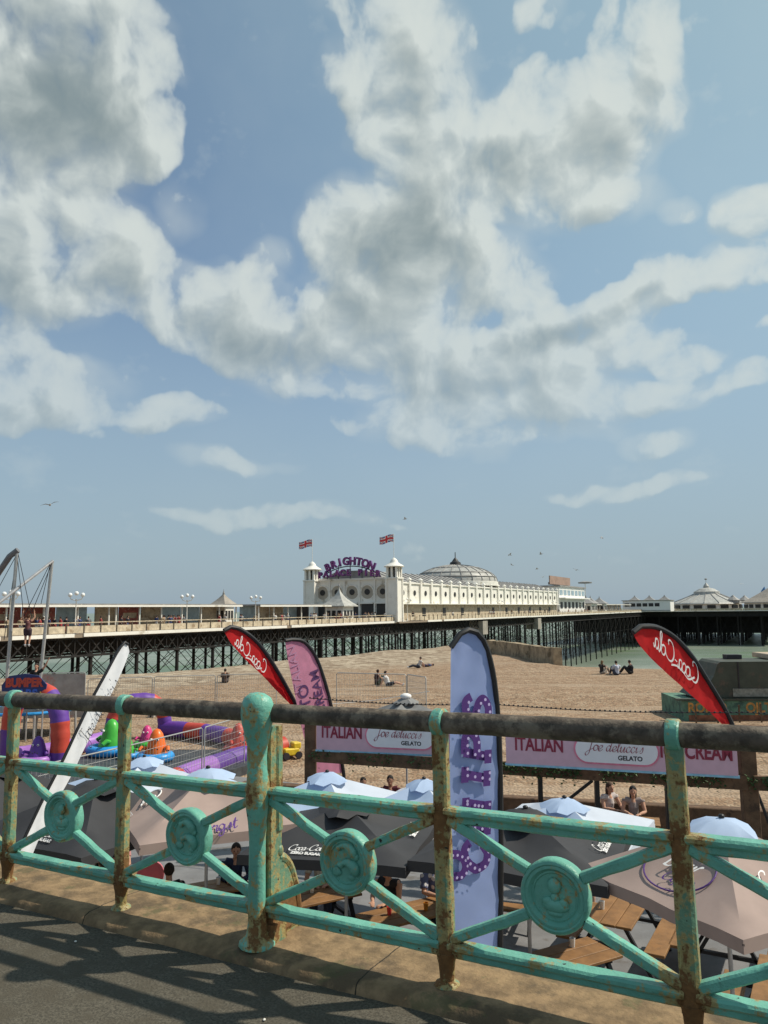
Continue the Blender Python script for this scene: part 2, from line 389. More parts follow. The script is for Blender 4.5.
# ------------------------------------------------------------------ setting: sea, beach, terrace, promenade
def ground_mat(name, cols, scale, rough=.9, bump=.01, pebble=0.0, streak=None):
    m = bpy.data.materials.new(name); m.use_nodes = True; t = m.node_tree; t.nodes.clear(); q = N(t)
    out = q.new('ShaderNodeOutputMaterial'); b = q.new('ShaderNodeBsdfPrincipled'); q.put(out.inputs[0], b.outputs[0])
    co = q.new('ShaderNodeTexCoord').outputs['Object']
    n1 = q.noise(co, scale, 6, .6); n2 = q.noise(co, scale*.09, 5, .6)
    c = q.mix(q.mr(n1, .35, .65), cols[0], cols[1]); c = q.mix(q.mr(n2, .42, .68), c, cols[2])
    h = n1
    if pebble:
        vo = q.new('ShaderNodeTexVoronoi'); vo.inputs['Scale'].default_value = pebble; q.put(vo.inputs['Vector'], co)
        vr = q.new('ShaderNodeSeparateColor'); q.put(vr.inputs[0], vo.outputs['Color'])
        v2 = q.new('ShaderNodeTexVoronoi'); v2.inputs['Scale'].default_value = pebble*.37; q.put(v2.inputs['Vector'], co)
        vr2 = q.new('ShaderNodeSeparateColor'); q.put(vr2.inputs[0], v2.outputs['Color'])
        c = q.mix(q.math('MULTIPLY', q.mr(vr.outputs[0], .55, 1, kind='LINEAR'), .7), c, (.47, .37, .26))
        c = q.mix(q.math('MULTIPLY', q.mr(vr.outputs[1], .68, 1, kind='LINEAR'), .8), c, (.10, .065, .04))
        c = q.mix(q.math('MULTIPLY', q.mr(vr2.outputs[0], .7, 1, kind='LINEAR'), .45), c, (.46, .36, .25))
        c = q.mix(q.math('MULTIPLY', q.mr(vr2.outputs[1], .8, 1, kind='LINEAR'), .5), c, (.15, .10, .06))
        h = q.math('ADD', q.math('MULTIPLY', vo.outputs['Distance'], -1.0), q.math('MULTIPLY', q.noise(co, 1.1, 4, .65), 2.6))
    if streak:
        mp = q.new('ShaderNodeMapping'); q.put(mp.inputs[0], co); mp.inputs['Scale'].default_value = (.05, .55, 1); mp.inputs['Rotation'].default_value = (0, 0, .12)
        n3 = q.noise(mp.outputs[0], 1.0, 6, .62, .4); c = q.mix(q.mr(n3, .5, .62), c, streak)
        mp2 = q.new('ShaderNodeMapping'); q.put(mp2.inputs[0], co); mp2.inputs['Scale'].default_value = (.35, 1.6, 1)
        n4 = q.noise(mp2.outputs[0], 1.0, 5, .62, .3); c = q.mix(q.math('MULTIPLY', q.mr(n4, .52, .66), .55), c, (.21, .135, .075))
    if streak:      # bare stones lie along the crest of the beach
        sp = q.new('ShaderNodeSeparateXYZ'); q.put(sp.inputs[0], co)
        yy = q.math('ADD', sp.outputs[1], q.math('MULTIPLY', q.noise(co, .12, 4, .6), 14))
        yy = q.math('SUBTRACT', yy, q.math('MULTIPLY', sp.outputs[0], 1.0))
        zn = q.math('MULTIPLY', q.mr(yy, 70, 78), q.mr(sp.outputs[0], 12, 5))
        vb = q.new('ShaderNodeTexVoronoi'); vb.inputs['Scale'].default_value = 1.6; q.put(vb.inputs['Vector'], co)
        vs_ = q.new('ShaderNodeSeparateColor'); q.put(vs_.inputs[0], vb.outputs['Color'])
        stn = q.mix(vs_.outputs[0], (.17,.12,.08), (.52,.44,.33)); c = q.mix(q.math('MULTIPLY', zn, .75), c, stn)
    q.put(b.inputs['Base Color'], c); b.inputs['Roughness'].default_value = rough; b.inputs['Specular IOR Level'].default_value = .25
    bp = q.new('ShaderNodeBump'); bp.inputs['Distance'].default_value = bump; q.put(bp.inputs['Height'], h); q.put(b.inputs['Normal'], bp.outputs[0])
    return m

SEA_Z = -13.0
# sea
m_sea = bpy.data.materials.new('sea_water'); m_sea.use_nodes = True; t = m_sea.node_tree; t.nodes.clear(); q = N(t)
out = q.new('ShaderNodeOutputMaterial'); b = q.new('ShaderNodeBsdfPrincipled'); q.put(out.inputs[0], b.outputs[0])
co = q.new('ShaderNodeTexCoord').outputs['Object']
mp = q.new('ShaderNodeMapping'); q.put(mp.inputs[0], co); mp.inputs['Scale'].default_value = (.35, 1, 1)
c = q.mix(q.mr(q.noise(mp.outputs[0], .012, 5, .6), .38, .62), (.13, .175, .125), (.27, .30, .245))
c = q.mix(q.mr(q.noise(mp.outputs[0], .05, 6, .65), .5, .66), c, (.12, .18, .09))
q.put(b.inputs['Base Color'], c); b.inputs['Roughness'].default_value = .32; b.inputs['IOR'].default_value = 1.33
bp = q.new('ShaderNodeBump'); bp.inputs['Strength'].default_value = 1; bp.inputs['Distance'].default_value = 1.2
q.put(bp.inputs['Height'], q.noise(mp.outputs[0], .45, 5, .65)); q.put(b.inputs['Normal'], bp.outputs[0])
struct(MB().add([(-20000,-2000,SEA_Z),(20000,-2000,SEA_Z),(20000,30000,SEA_Z),(-20000,30000,SEA_Z)], [(0,1,2,3)]).build('sea', m_sea))

# beach: a broad shingle terrace that falls away behind its brow
BROW = [(-400,48),(-60,54),(-30,61),(-20,65),(-13,74),(-6,86),(4,101),(8,107),(11,110),(12.6,92),(14.6,70),(16,67),(28,62),(45,59),(100,52),(400,45)]
def brow(x):
    for (a, ya), (b, yb) in zip(BROW, BROW[1:]):
        if x <= b: return ya + (yb - ya)*(x - a)/(b - a)
    return BROW[-1][1]
def beach_z(x, y):
    z = -.15 + .75 * min(1, max(0, (y - 21)/24))**1.0
    n = mnoise.fractal(Vector((x*.08, y*.22, 3)), 1.0, 2.0, 3) * .10 + mnoise.noise(Vector((x*.4, y*.7, 9))) * .035
    z += n * min(1, max(0, (y - 20)/6))
    ridge = math.sin((y - .15*x)*.42 + 2*mnoise.noise(Vector((x*.03, y*.03, 0)))) * .08; z += ridge * min(1, max(0, (y-20)/8))
    d = y - brow(x)
    if d > -3: z -= (d+3)**2/ (2*6) * .24 if d < 3 else (d) * .24
    return max(z, -14.5)
m_beach = ground_mat('shingle', ((.265,.165,.100), (.335,.22,.140), (.30,.195,.122)), 2.2, bump=.05, pebble=9.0, streak=(.36,.265,.185))
ys = []; y = 14.0
while y < 190: ys.append(y); y += .35 + max(0, y-14)*.012
xs = [-400, -250, -160, -110] + [-80 + i*.8 for i in range(226)] + [115, 150, 220, 400]
mb = MB(); mb.v = [Vector((x, y, beach_z(x, y))) for y in ys for x in xs]
nx = len(xs); mb.f = [(j*nx+i, j*nx+i+1, (j+1)*nx+i+1, (j+1)*nx+i) for j in range(len(ys)-1) for i in range(nx-1)]; mb.m = [0]*len(mb.f)
bo = mb.build('beach', m_beach, smooth=True, autosm=False); struct(bo)

# railing frame: x along the rail, y towards the sea, z up; the promenade dips slightly to the left
RX = Vector((.871, -.491, .015*.871)).normalized(); RY = Vector((.491, .871, 0)).normalized(); RZ = RX.cross(RY)
R0 = Vector((-.60, 3.92, 3.94 - .015*.6))
RM = Matrix(((RX.x, RY.x, RZ.x, R0.x), (RX.y, RY.y, RZ.y, R0.y), (RX.z, RY.z, RZ.z, R0.z), (0,0,0,1)))
BAY = .97

m_asph = ground_mat('asphalt', ((.066,.059,.046), (.130,.117,.09), (.085,.074,.055)), 95, rough=.9, bump=.006)
def local(o): o.matrix_world = RM; return o
L0, L1 = -46, 46
mb = MB(); mb.add([(L0,-30,-.05),(L1,-30,-.05),(L1,-.08,-.05),(L0,-.08,-.05)], [(0,1,2,3)])
struct(local(mb.build('pavement', m_asph)))
m_plinth = mat('weathered_stone', (.235,.158,.085), rough=.92, var=.35, vscale=9, bump=.006, bscale=45, dirt=(.12,.085,.05), dirt_amt=.35, dscale=2.6)
q = N(m_plinth.node_tree); pb = [n_ for n_ in m_plinth.node_tree.nodes if n_.type == 'BSDF_PRINCIPLED'][0]
co = q.new('ShaderNodeTexCoord').outputs['Object']; sp = q.new('ShaderNodeSeparateXYZ'); q.put(sp.inputs[0], co)
jn = q.mr(q.math('ABSOLUTE', q.math('SUBTRACT', q.math('FRACT', q.math('DIVIDE', q.math('ADD', sp.outputs[0], q.math('MULTIPLY', q.noise(co, 9, 3, .6), .03)), 1.7)), .37)), .0028, .0012)
src = pb.inputs['Base Color'].links[0].from_socket; q.put(pb.inputs['Base Color'], q.mix(jn, src, (.03,.024,.015)))
m2 = q.mr(q.noise(co, 3.1, 7, .7), .56, .63); src = pb.inputs['Base Color'].links[0].from_socket; q.put(pb.inputs['Base Color'], q.mix(q.math('MULTIPLY', m2, .6), src, (.10,.10,.045)))
prof = [(-.165,-.12),(-.155,-.045),(-.142,-.018),(-.115,-.004),(-.06,0.0),(0,.002),(.1,0),(.2,0),(.27,-.004),(.29,-.03),(.29,-.5)]
mb = MB(); n = 0; xq = [-20 + i*.04 for i in range(1001)]
for i, x in enumerate(xq):
    for k, (a, h) in enumerate(prof):
        e = mnoise.fractal(Vector((x*3, a*3, 0)), 1, 2, 4)*.012 + mnoise.fractal(Vector((x*14, a*14, 4)), 1, 2, 3)*.004
        f = 1.6 if k in (2, 3) else .6
        mb.v.append(Vector((x, a + (e*f if k < 4 else 0), h + e*f*(1 if k < 9 else 0) - (max(0, mnoise.noise(Vector((x*1.3, 0, 7))))*.03 if k in (2,3) else 0))))
np_ = len(prof); mb.f = [(i*np_+k, (i+1)*np_+k, (i+1)*np_+k+1, i*np_+k+1) for i in range(len(xq)-1) for k in range(np_-1)]; mb.m = [0]*len(mb.f)
pl = local(mb.build('railing_plinth', m_plinth, smooth=True, autosm=False))
pl['kind'] = 'structure'
m_wall = mat('sea_wall_render', (.42,.36,.27), rough=.9, var=.2, vscale=2, bump=.01, bscale=12, dirt=(.2,.15,.1), dirt_amt=.3)
mb = MB(); mb.add([(L0,.27,-.05),(L1,.27,-.05),(L1,.27,-4.3),(L0,.27,-4.3)], [(0,1,2,3)])
mb.add([(L0,-.1,-.06),(L1,-.1,-.06),(L1,.27,-.06),(L0,.27,-.06)], [(0,1,2,3)])
struct(local(mb.build('retaining_wall', m_wall)))
# terrace floor
m_floor = mat('terrace_boards', (.19,.19,.195), rough=.8, var=.16, vscale=1.4, bump=.004, bscale=20, dirt=(.13,.12,.11), dirt_amt=.25, dscale=1.2)
mb = MB(); A = R0 + RY*.2
def flat(p, z): return (p.x, p.y, z)
qd = [flat(A + RX*-34, 0), flat(A + RX*34, 0), flat(A + RX*30 + RY*19, 0), flat(A + RX*-26 + RY*17.2, 0)]
mb.add(qd, [(0,1,2,3)])
struct(mb.build('terrace', m_floor))
for k in range(5):
    pp = [(-.92,-.33),(-1.45,-.62),(.4,-.5),(1.2,-.36),(-2.2,-.7)][k]
    o = MB().ell((0,0,0), (.008,.006,.004), n=7, m=5).build('pebble', mat('pale_flint', (.7,.68,.62)) if k == 0 else bpy.data.materials['pale_flint'], smooth=True)
    o.matrix_world = RM @ Matrix.Translation((pp[0], pp[1], -.045)) @ Matrix.Rotation(k, 4, 'Z')
    tag(o, 'tiny pale flint pebble lying on the dark asphalt below the plinth', 'pebble', 'pebbles on the asphalt')

# ------------------------------------------------------------------ the seafront railing
def paint(name, rust_amt, green=(.145,.40,.31)):
    m = bpy.data.materials.new(name); m.use_nodes = True; t = m.node_tree; t.nodes.clear(); q = N(t)
    out = q.new('ShaderNodeOutputMaterial'); b = q.new('ShaderNodeBsdfPrincipled'); q.put(out.inputs[0], b.outputs[0])
    co = q.new('ShaderNodeTexCoord').outputs['Object']
    s = q.new('ShaderNodeSeparateXYZ'); q.put(s.inputs[0], co)
    px = q.math('ABSOLUTE', q.math('SUBTRACT', q.math('FRACT', q.math('ADD', q.math('DIVIDE', s.outputs[0], BAY), .5)), .5))
    near = q.mr(px, .16, .01)                                   # joints at the posts rust first
    lowj = q.mr(q.math('ABSOLUTE', q.math('SUBTRACT', s.outputs[2], .12)), .16, .0)
    midj = q.mr(q.math('ABSOLUTE', q.math('SUBTRACT', s.outputs[2], .70)), .10, .0)
    j = q.math('MULTIPLY', near, q.math('ADD', q.math('MULTIPLY', lowj, .12), q.math('MULTIPLY', midj, .10)))
    dr = q.new('ShaderNodeMapping'); q.put(dr.inputs[0], co); dr.inputs['Scale'].default_value = (1, 1, .28)
    n = q.noise(co, 6, 10, .68); nd = q.noise(dr.outputs[0], 22, 5, .6)
    v = q.math('ADD', q.math('ADD', q.math('ADD', q.math('MULTIPLY', n, .46), q.math('MULTIPLY', nd, .28)), q.math('MULTIPLY', q.noise(co, 42, 5, .65), .26)), j)
    ylw = q.mr(v, .545 - rust_amt, .60 - rust_amt); rst = q.mr(v, .605 - rust_amt, .66 - rust_amt)
    g = q.mix(q.mr(q.noise(co, 4, 6, .6), .3, .7), tuple(k*.86 for k in green), tuple(k*1.15 for k in green))
    g = q.mix(q.math('MULTIPLY', q.mr(q.noise(co, 60, 3, .5), .6, .75), .5), g, (.09,.2,.15))
    c = q.mix(ylw, g, (.34,.27,.11)); rc = q.mix(q.noise(co, 38, 4, .6), (.08,.036,.015), (.27,.135,.045))
    c = q.mix(rst, c, rc); ch = q.mr(q.noise(co, 26, 4, .5), .71, .73)
    c = q.mix(ch, c, (.03,.025,.02))
    q.put(b.inputs['Base Color'], c)
    q.put(b.inputs['Roughness'], q.mr(rst, 0, 1, .42, .85, kind='LINEAR')); b.inputs['Specular IOR Level'].default_value = .35
    bp = q.new('ShaderNodeBump'); bp.inputs['Distance'].default_value = .006
    h = q.math('SUBTRACT', q.math('ADD', q.noise(co, 30, 4, .6), q.math('MULTIPLY', q.noise(co, 9, 3, .5), .8)), q.math('MULTIPLY', rst, .35))
    q.put(bp.inputs['Height'], q.math('SUBTRACT', h, q.math('MULTIPLY', ch, .3))); q.put(b.inputs['Normal'], bp.outputs[0])
    return m
m_paint = paint('mint_paint', .012); m_paint_r = paint('mint_paint_rusting', .085, (.14,.26,.17)); m_paint_b = paint('mint_paint_chipped', .036)
m_hand = mat('weathered_handrail', (.085,.066,.05), rough=.75, var=.45, vscale=14, bump=.004, bscale=60, dirt=(.19,.155,.115), dirt_amt=.45, dscale=9)

rail = thing('seafront_railing', 'rusty mint green cast iron railing with round medallions on the promenade edge', 'railing')
rail.matrix_world = RM
rr2 = random.Random(4)
def wob(mb, amp=.0022, f=18):
    for p in mb.v:
        nv = mnoise.noise_vector(p*f); p += nv*amp
    return mb
def seg_bar(mb, a, b, wx, wz, bev, n=14):
    a = Vector(a); b = Vector(b)
    d = (b-a).normalized(); up = Vector((0,0,1)) if abs(d.z) < .9 else Vector((0,1,0))
    sd = d.cross(up).normalized(); u = sd.cross(d).normalized(); x, z = wx/2, wz/2
    ring = [(-x+bev,-z),(x-bev,-z),(x,-z+bev),(x,z-bev),(x-bev,z),(-x+bev,z),(-x,z-bev),(-x,-z+bev)]
    base = len(mb.v)
    for i in range(n+1):
        p = a.lerp(b, i/n)
        mb.v += [p + sd*k + u*l for k, l in ring]
    for i in range(n):
        for k in range(8):
            mb.f.append([base+i*8+k, base+i*8+(k+1) % 8, base+(i+1)*8+(k+1) % 8, base+(i+1)*8+k]); mb.m.append(mb.cur)
    mb.f.append([base+k for k in range(8)][::-1]); mb.f.append([base+n*8+k for k in range(8)]); mb.m += [mb.cur]*2
BIG = (-4, 0, 4)
I0, I1 = -7, 6
for i in range(I0, I1+1):
    x = i*BAY
    if i in BIG:
        mb = MB()
        pr = [(.0,0),(.088,.0),(.085,.02),(.066,.05),(.056,.10),(.052,.2),(.05,.35),(.05,.48),(.056,.56),(.066,.62),(.071,.68),(.069,.74),(.06,.80),(.058,.86),(.060,.92),(.058,.95),(.064,.985),(.076,1.02),(.081,1.065),(.079,1.11),(.066,1.145),(.040,1.165),(.0,1.172)]
        pr = [(r_*(.80 if .03 < z_ < .95 else 1.0), z_) for r_, z_ in pr]
        mb.lathe(pr, (x, -.045, 0), 28)
        wob(mb, .006, 11); wob(mb, .0025, 30); mb.build('main_post', m_paint_b, rail, smooth=True)
        mb = MB(); seg_bar(mb, (x+.022, .04, 0), (x+.022, .04, 1.0), .055, .10, .008, 24); seg_bar(mb, (x+.022,.065,.5), (x+.022,.065,1.0), .075, .055, .012, 10); seg_bar(mb, (x+.03,.03,0), (x+.03,.03,.09), .10, .12, .012, 4)
        wob(mb); mb.build('post_web', m_paint_r, rail, smooth=True)
        # curved stay bracing the post on the seaward side
        arc = [(.07 + .17*math.sin(t), .0 + .37*math.cos(t)) for t in [k*math.pi/2/11 for k in range(12)]]
        mb = MB(); mb.prism([(.04,0),(.04,.37)] + arc, .028, Matrix.Translation((x+.03,0,0)) @ Matrix(((0,0,1,0),(1,0,0,0),(0,1,0,0),(0,0,0,1))))
        mb.tube([(x+.03, p[0], p[1]) for p in arc], .024, 8); mb.ell((x+.03,.075,.40), (.03,.03,.035)); mb.tube([(x+.03,.06,.03),(x+.03,.25,.03)], .022, 8); wob(mb)
        mb.build('scroll_stay', m_paint_r, rail, smooth=True)
    else:
        mb = MB(); seg_bar(mb, (x, 0, .66), (x, 0, 1.03), .066, .054, .009, 10)
        wob(mb); mb.build('upper_post', m_paint_r, rail, smooth=True)
        mb = MB(); seg_bar(mb, (x, 0, .10), (x, 0, .70), .070, .06, .012, 16)
        vs = len(mb.v); mb.lathe([(.055,0),(.05,.01),(.03,.02),(.034,.08),(.044,.13)], (x, 0, 0), 12)
        wob(mb); mb.build('lower_post', m_paint_r, rail, smooth=True)
        mb = MB(); mb.tube([(x + k, 0, 1.068) for k in (-.026,-.02,.02,.026)], [.053,.059,.059,.053], 20); wob(mb, .003)
        mb.build('collar', m_paint_b, rail, smooth=True)
def diag(a, b):
    mb = MB(); seg_bar(mb, a, b, .048, .042, .008, 10); wob(mb, .003, 12); return mb.build('diagonal_brace', m_paint_b if rr2.random() < .5 else m_paint, rail, smooth=True)
for i in range(I0, I1):
    a, b = i*BAY, (i+1)*BAY; c = (a+b)/2; CZ = .425
    for z, nm in ((.70, 'middle_rail'), (.16, 'bottom_rail')):
        mb = MB(); seg_bar(mb, (a+.02,0,z), (b-.02,0,z), .074, .032, .009, 30); seg_bar(mb, (a+.02,.004,z-.028), (b-.02,.004,z-.028), .048, .036, .007, 30)
        wob(mb, .0022, 15); mb.build(nm, m_paint_b if z > .5 else m_paint, rail, smooth=True)
    for sx, sz in ((-1,1),(1,1),(-1,-1),(1,-1)):
        px_ = a + .03 if sx < 0 else b - .03
        pz = .665 if sz > 0 else .185
        diag((px_, 0, pz), (c + sx*.112, 0, CZ + sz*.082))
    M = Matrix.Translation((c, 0, CZ)) @ Matrix.Rotation(R(90), 4, 'X')        # local z -> -y (towards the promenade)
    mb = MB(); P3 = M.to_3x3()
    mb.lathe([(.0,-.036),(.15,-.036),(.163,-.03),(.166,0),(.164,.022),(.156,.031),(.146,.033),(.140,.028),(.134,.030),(.126,.030),(.118,.022),(.112,.014),(.104,.016),(.099,.010),(.06,.008),(0,.008)], (c,0,CZ), 48, P3)
    mb.v = [Vector((c + (p.x-c)*.84, p.y, CZ + (p.z-CZ)*.85)) for p in mb.v]
    wob(mb, .0015, 16); disc = mb.build('medallion', m_paint, rail, smooth=True)
    mb = MB()
    def bl(u, v, w, r): mb.ell((c + u, -w, CZ + v), r, n=12, m=8)
    if i in (-1, 0):    # a pair of fish
        for k in (-1, 1):
            fp = [(c + .045*k*math.cos(t) - .005*k, -.012, CZ + .036*k + .038*math.sin(t)) for t in [(-.4 + j*.42)*k + (0 if k > 0 else math.pi) for j in range(8)]]
            mb.tube(fp, [.012,.022,.026,.025,.021,.016,.012,.017], 10)
        bl(.048,.03,.012,(.02,.012,.018)); bl(-.05,-.045,.012,(.024,.012,.02)); bl(.03,-.062,.01,(.018,.01,.014)); bl(-.02,.066,.01,(.02,.01,.012))
    else:               # a draped figure
        bl(0,.040,.014,(.027,.018,.030)); bl(0,-.004,.010,(.018,.014,.02)); bl(0,-.036,.010,(.056,.016,.026)); bl(-.032,-.022,.01,(.024,.013,.02)); bl(.034,-.024,.01,(.022,.013,.02)); bl(0,-.064,.008,(.034,.012,.014))
    wob(mb, .004, 34); mb.build('relief', m_paint, disc, smooth=True)
    disc_rel = None
mb = MB(); pts = [(I0*BAY - .1 + k*.06, 0, 1.068) for k in range(int((I1-I0)*BAY/.06)+4)]
mb.tube(pts, .046, 20); wob(mb, .003, 9); mb.build('handrail', m_hand, rail, smooth=True)

# ------------------------------------------------------------------ the pier
P0 = Vector((-33.7, 68.2, 0)); PANG = math.atan2(.889, .457); PM = Matrix.Translation(P0) @ Matrix.Rotation(PANG, 4, 'Z')
def pw(s, y, z): return PM @ Vector((s, y, z))
DZ = 3.5
m_iron = mat('dark_ironwork', (.013,.011,.010), rough=.75, var=.4, vscale=1.0, dirt=(.03,.02,.014), dirt_amt=.2)
m_white = mat('cream_white_paint', (.82,.79,.72), rough=.6, var=.05, vscale=.8, dirt=(.52,.47,.38), dirt_amt=.15, dscale=.5)
m_white2 = mat('bright_white_paint', (.80,.79,.76), rough=.55, var=.03, vscale=1)
m_cream = mat('stained_cream_panels', (.56,.47,.34), rough=.7, var=.25, vscale=2.2, dirt=(.30,.22,.14), dirt_amt=.35, dscale=1.1)
m_slate = mat('lead_grey_roofing', (.27,.26,.25), rough=.55, var=.2, vscale=.6, dirt=(.38,.36,.33), dirt_amt=.2)
m_slate_l = mat('pale_dome_glazing', (.42,.41,.38), rough=.45, var=.2, vscale=.7, dirt=(.27,.26,.24), dirt_amt=.25)
m_dark = mat('dark_opening', (.03,.028,.028), rough=.5)
m_glass = mat('pavilion_glazing', (.30,.40,.45), rough=.12, spec=.6, var=.2, vscale=.8)
m_redw = mat('red_kiosk_boards', (.36,.10,.08), rough=.6, var=.3, vscale=2.0, dirt=(.6,.5,.42), dirt_amt=.15, dscale=3)
m_brownr = mat('brown_tiled_roof', (.31,.275,.235), rough=.8, var=.2, vscale=1)
m_stone = mat('pier_block_stone', (.33,.30,.26), rough=.9, var=.2, vscale=.7)

pier = thing('pier', 'long dark iron pier on stilts running from the beach out to sea', 'pier'); pier.matrix_world = PM
def pl_(mb, name, m, parent=pier, **k): return mb.build(name, m, parent, **k)
# decks (s0, s1, y0, y1)
DECKS = [(-60, 78, 0, 18), (78, 232, -.6, 31), (232, 360, 0, 18), (360, 540, -62, 44)]
mb = MB()
for s0, s1, y0, y1 in DECKS: mb.box(((s0+s1)/2, (y0+y1)/2, DZ-.22), (s1-s0-.02, y1-y0, .3))
pl_(mb, 'deck', mat('deck_planks', (.25,.2,.15), rough=.85))
# white edge boards, in lengths with small steps
k = -60
while k < 360:
    L = rnd.choice((9, 14, 22)); y0 = -.06 if not 78 < k + L/2 < 232 else -.66
    mb = MB().box((k+L/2, y0, DZ-.12 - rnd.uniform(0,.05)), (L-rnd.choice((.1,.1,2.2)), .12, .34)); pl_(mb, 'edge_board', m_white); k += L
mb = MB().box((359.9, -31, DZ-.12), (.12, 62, .3)); pl_(mb, 'edge_board', m_white)
# lattice girders
def girder(s0, s1, y, mb, zt=DZ-.4, dp=1.75, step=1.8):
    mb.bar((s0,y,zt), (s1,y,zt), .22, .28); mb.bar((s0,y,zt-dp), (s1,y,zt-dp), .22, .22)
    n = int((s1-s0)/step)
    for i in range(n):
        a = s0+i*step; mb.bar((a,y,zt), (a+step,y,zt-dp), .09, .12); mb.bar((a,y,zt-dp), (a+step,y,zt), .09, .12); mb.bar((a,y,zt), (a,y,zt-dp), .1, .1)
for y in (.4, 4.5, 9, 13.5, 17.6):
    mb = MB(); girder(-60, 232 if y > 1 else 232, y, mb)
    for i in range(38):
        if y > 1: a = -60 + i*7.7; mb.box((a+3.4, y, DZ-1.2), (6.6, .1, 1.5))
    pl_(mb, 'lattice_girder', m_iron)
mb = MB()
for y in (.4, 9, 17.6): girder(232, 360, y, mb, step=2.6)
mb.box((296, 8, DZ-1.0), (128, .2, 1.3))
pl_(mb, 'lattice_girder', m_iron)
mb = MB()
for y in (22, 30): girder(78, 232, y, mb, step=3.5)
mb.box((155, 24, DZ-1.3), (154, .2, 1.6)); pl_(mb, 'lattice_girder', m_iron)
mb = MB().box((362, -9, DZ-1.6), (.4, 106, 2.6)); mb.box((380, -9, DZ-1.6), (.4, 106, 2.6)); mb.box((450, -61.5, DZ-1.6), (178, .4, 2.6)); pl_(mb, 'lattice_girder', m_iron)
# columns in bents; the nearest hundred are parts, the rest one mass
def column(mb, s, y, zb=SEA_Z-1, r=.2):
    mb.tube([(s,y,DZ-2), (s,y,zb)], r, 8)
    for z in (DZ-2.15, -4.2, -9.5): mb.tube([(s,y,z),(s,y,z-.25)], r*1.5, 8)
def xbr(mb, a, b, z0, z1, w=.06):
    mb.bar((*a,z0), (*b,z1), w, w); mb.bar((*a,z1), (*b,z0), w, w); mb.bar((*a,z1), (*b,z1), w, w*1.3)
s = -8.0; cnt = 0; far = MB(); fb_ = MB()
while s < 360:
    wide = 78 < s < 232
    rows = [.6, 9.0, 17.4] + ([23.5, 29.5] if wide else [])
    step = 6.2 if s < 78 else (7.0 if s < 232 else 9.5)
    jit = rnd.uniform(-.4, .4)
    for r_i, y in enumerate(rows):
        if cnt < 100:
            mb = MB(); column(mb, s+jit*(r_i % 2), y); pl_(mb, 'column', m_iron, smooth=True); cnt += 1
        else: column(far, s+jit*(r_i % 2), y)
    tgt = MB() if s < 60 else fb_
    for a, b in zip(rows, rows[1:]): xbr(tgt, (s, a), (s, b), -3.8, DZ-2.1); xbr(tgt, (s, a), (s, b), -9.4, -4.1)
    for y in (rows[0], rows[-1]) if s < 100 else (rows[0], rows[-1]): xbr(tgt, (s, y), (s+step, y), -3.8, DZ-2.1); xbr(tgt, (s, y), (s+step, y), -9.4, -4.1)
    if s < 60: pl_(tgt, 'cross_bracing', m_iron)
    s += step
# pier head: a forest of stilts
for i in range(24):
    for j in range(12):
        column(far, 362 + (i*7.3 if j > 1 else i*7.3), -60 + j*9.2 + rnd.uniform(-.6,.6), r=.32)
for j in range(24): xbr(fb_, (361.5, -60+j*4.5), (361.5, -55.5+j*4.5), -8, DZ-2.6, .12)
for i in range(24): xbr(fb_, (362+i*7.3, -60.5), (369.3+i*7.3, -60.5), -8, DZ-2.6, .12)
far.box((385, -9, -3.6), (.4, 104, 8.4)); far.box((430, -20, -3.6), (.4, 90, 8.4))
o = pl_(far, 'far_columns', m_iron); o['kind'] = 'stuff'
o = pl_(fb_, 'far_bracing', m_iron); o['kind'] = 'stuff'
for s_ in (122, 166): pl_(MB().box((s_, 1.0, DZ-2.2), (3.2, 3.4, 3.0)), 'pier_block', m_stone)
# balustrade in lengths
m_post = mat('balustrade_iron', (.10,.08,.06), rough=.7)
k = -56
while k < 356:
    y0 = .12 if not 78 < k + 6 < 232 else -.48
    mb = MB(); mb.slot(0).box((k+6.3, y0, DZ+.42), (12.5, .03, .66)); mb.box((k+6.3, y0, DZ+1.08), (12.6, .09, .09)); 
    mb.slot(1)
    for j in range(6): mb.box((k+.1+j*2.1, y0-.03, DZ+.5), (.11, .09, 1.15))
    pl_(mb, 'balustrade', [m_cream, m_post]); k += 12.6
for k in range(8):
    mb = MB(); mb.box((360.2, -58+k*7.7+3, DZ+.5), (.05, 7.4, .8)); mb.box((360.2, -58+k*7.7+3, DZ+1.1), (.1, 7.6, .1)); pl_(mb, 'balustrade', m_cream)

# shelters along the middle of the deck
def shelter(s0, s1, y0, y1, lab, cols, zt=DZ+2.75):
    t = thing('deck_shelter', lab, 'shelter', group='shelters along the pier deck'); t.matrix_world = PM @ Matrix.Translation((s0, y0, DZ-.07)); L = s1-s0; W = y1-y0; H = zt-DZ+.07
    MB().box((L/2, W/2, H+.12), (L+1, W+1.2, .22)).build('roof', m_slate, t)
    MB().box((L/2, -.62, H-.02), (L+1.02, .08, .2)).build('fascia', m_white, t)
    n = int(L/3.2); 
    for i in range(n+1):
        x = L*i/n; MB().box((x, .05, H/2), (.14, .14, H)).build('post', m_white, t)
    for i in range(n):
        m_ = cols[i % len(cols)]
        if m_ is None: continue
        x = L*(i+.5)/n; a = MB().box((x, W*.42, H*.5), (L/n-.16, .1, H-.02)).build('panel', m_, t)
        if m_ is m_redw: MB().box((x, W*.42-.07, H*.62), (L/n*.6, .03, H*.22)).build('signboard', m_cream, a)
    return t
shelter(-20, 2.5, 4, 12, 'low flat roofed shelter with red boarded bays at the landward end of the pier', [m_redw, m_redw, m_cream, m_glass])
shelter(3.5, 16, 4, 12, 'low flat roofed shelter with red and glass bays behind the second lamp post', [m_redw, m_redw, m_glass, m_glass])
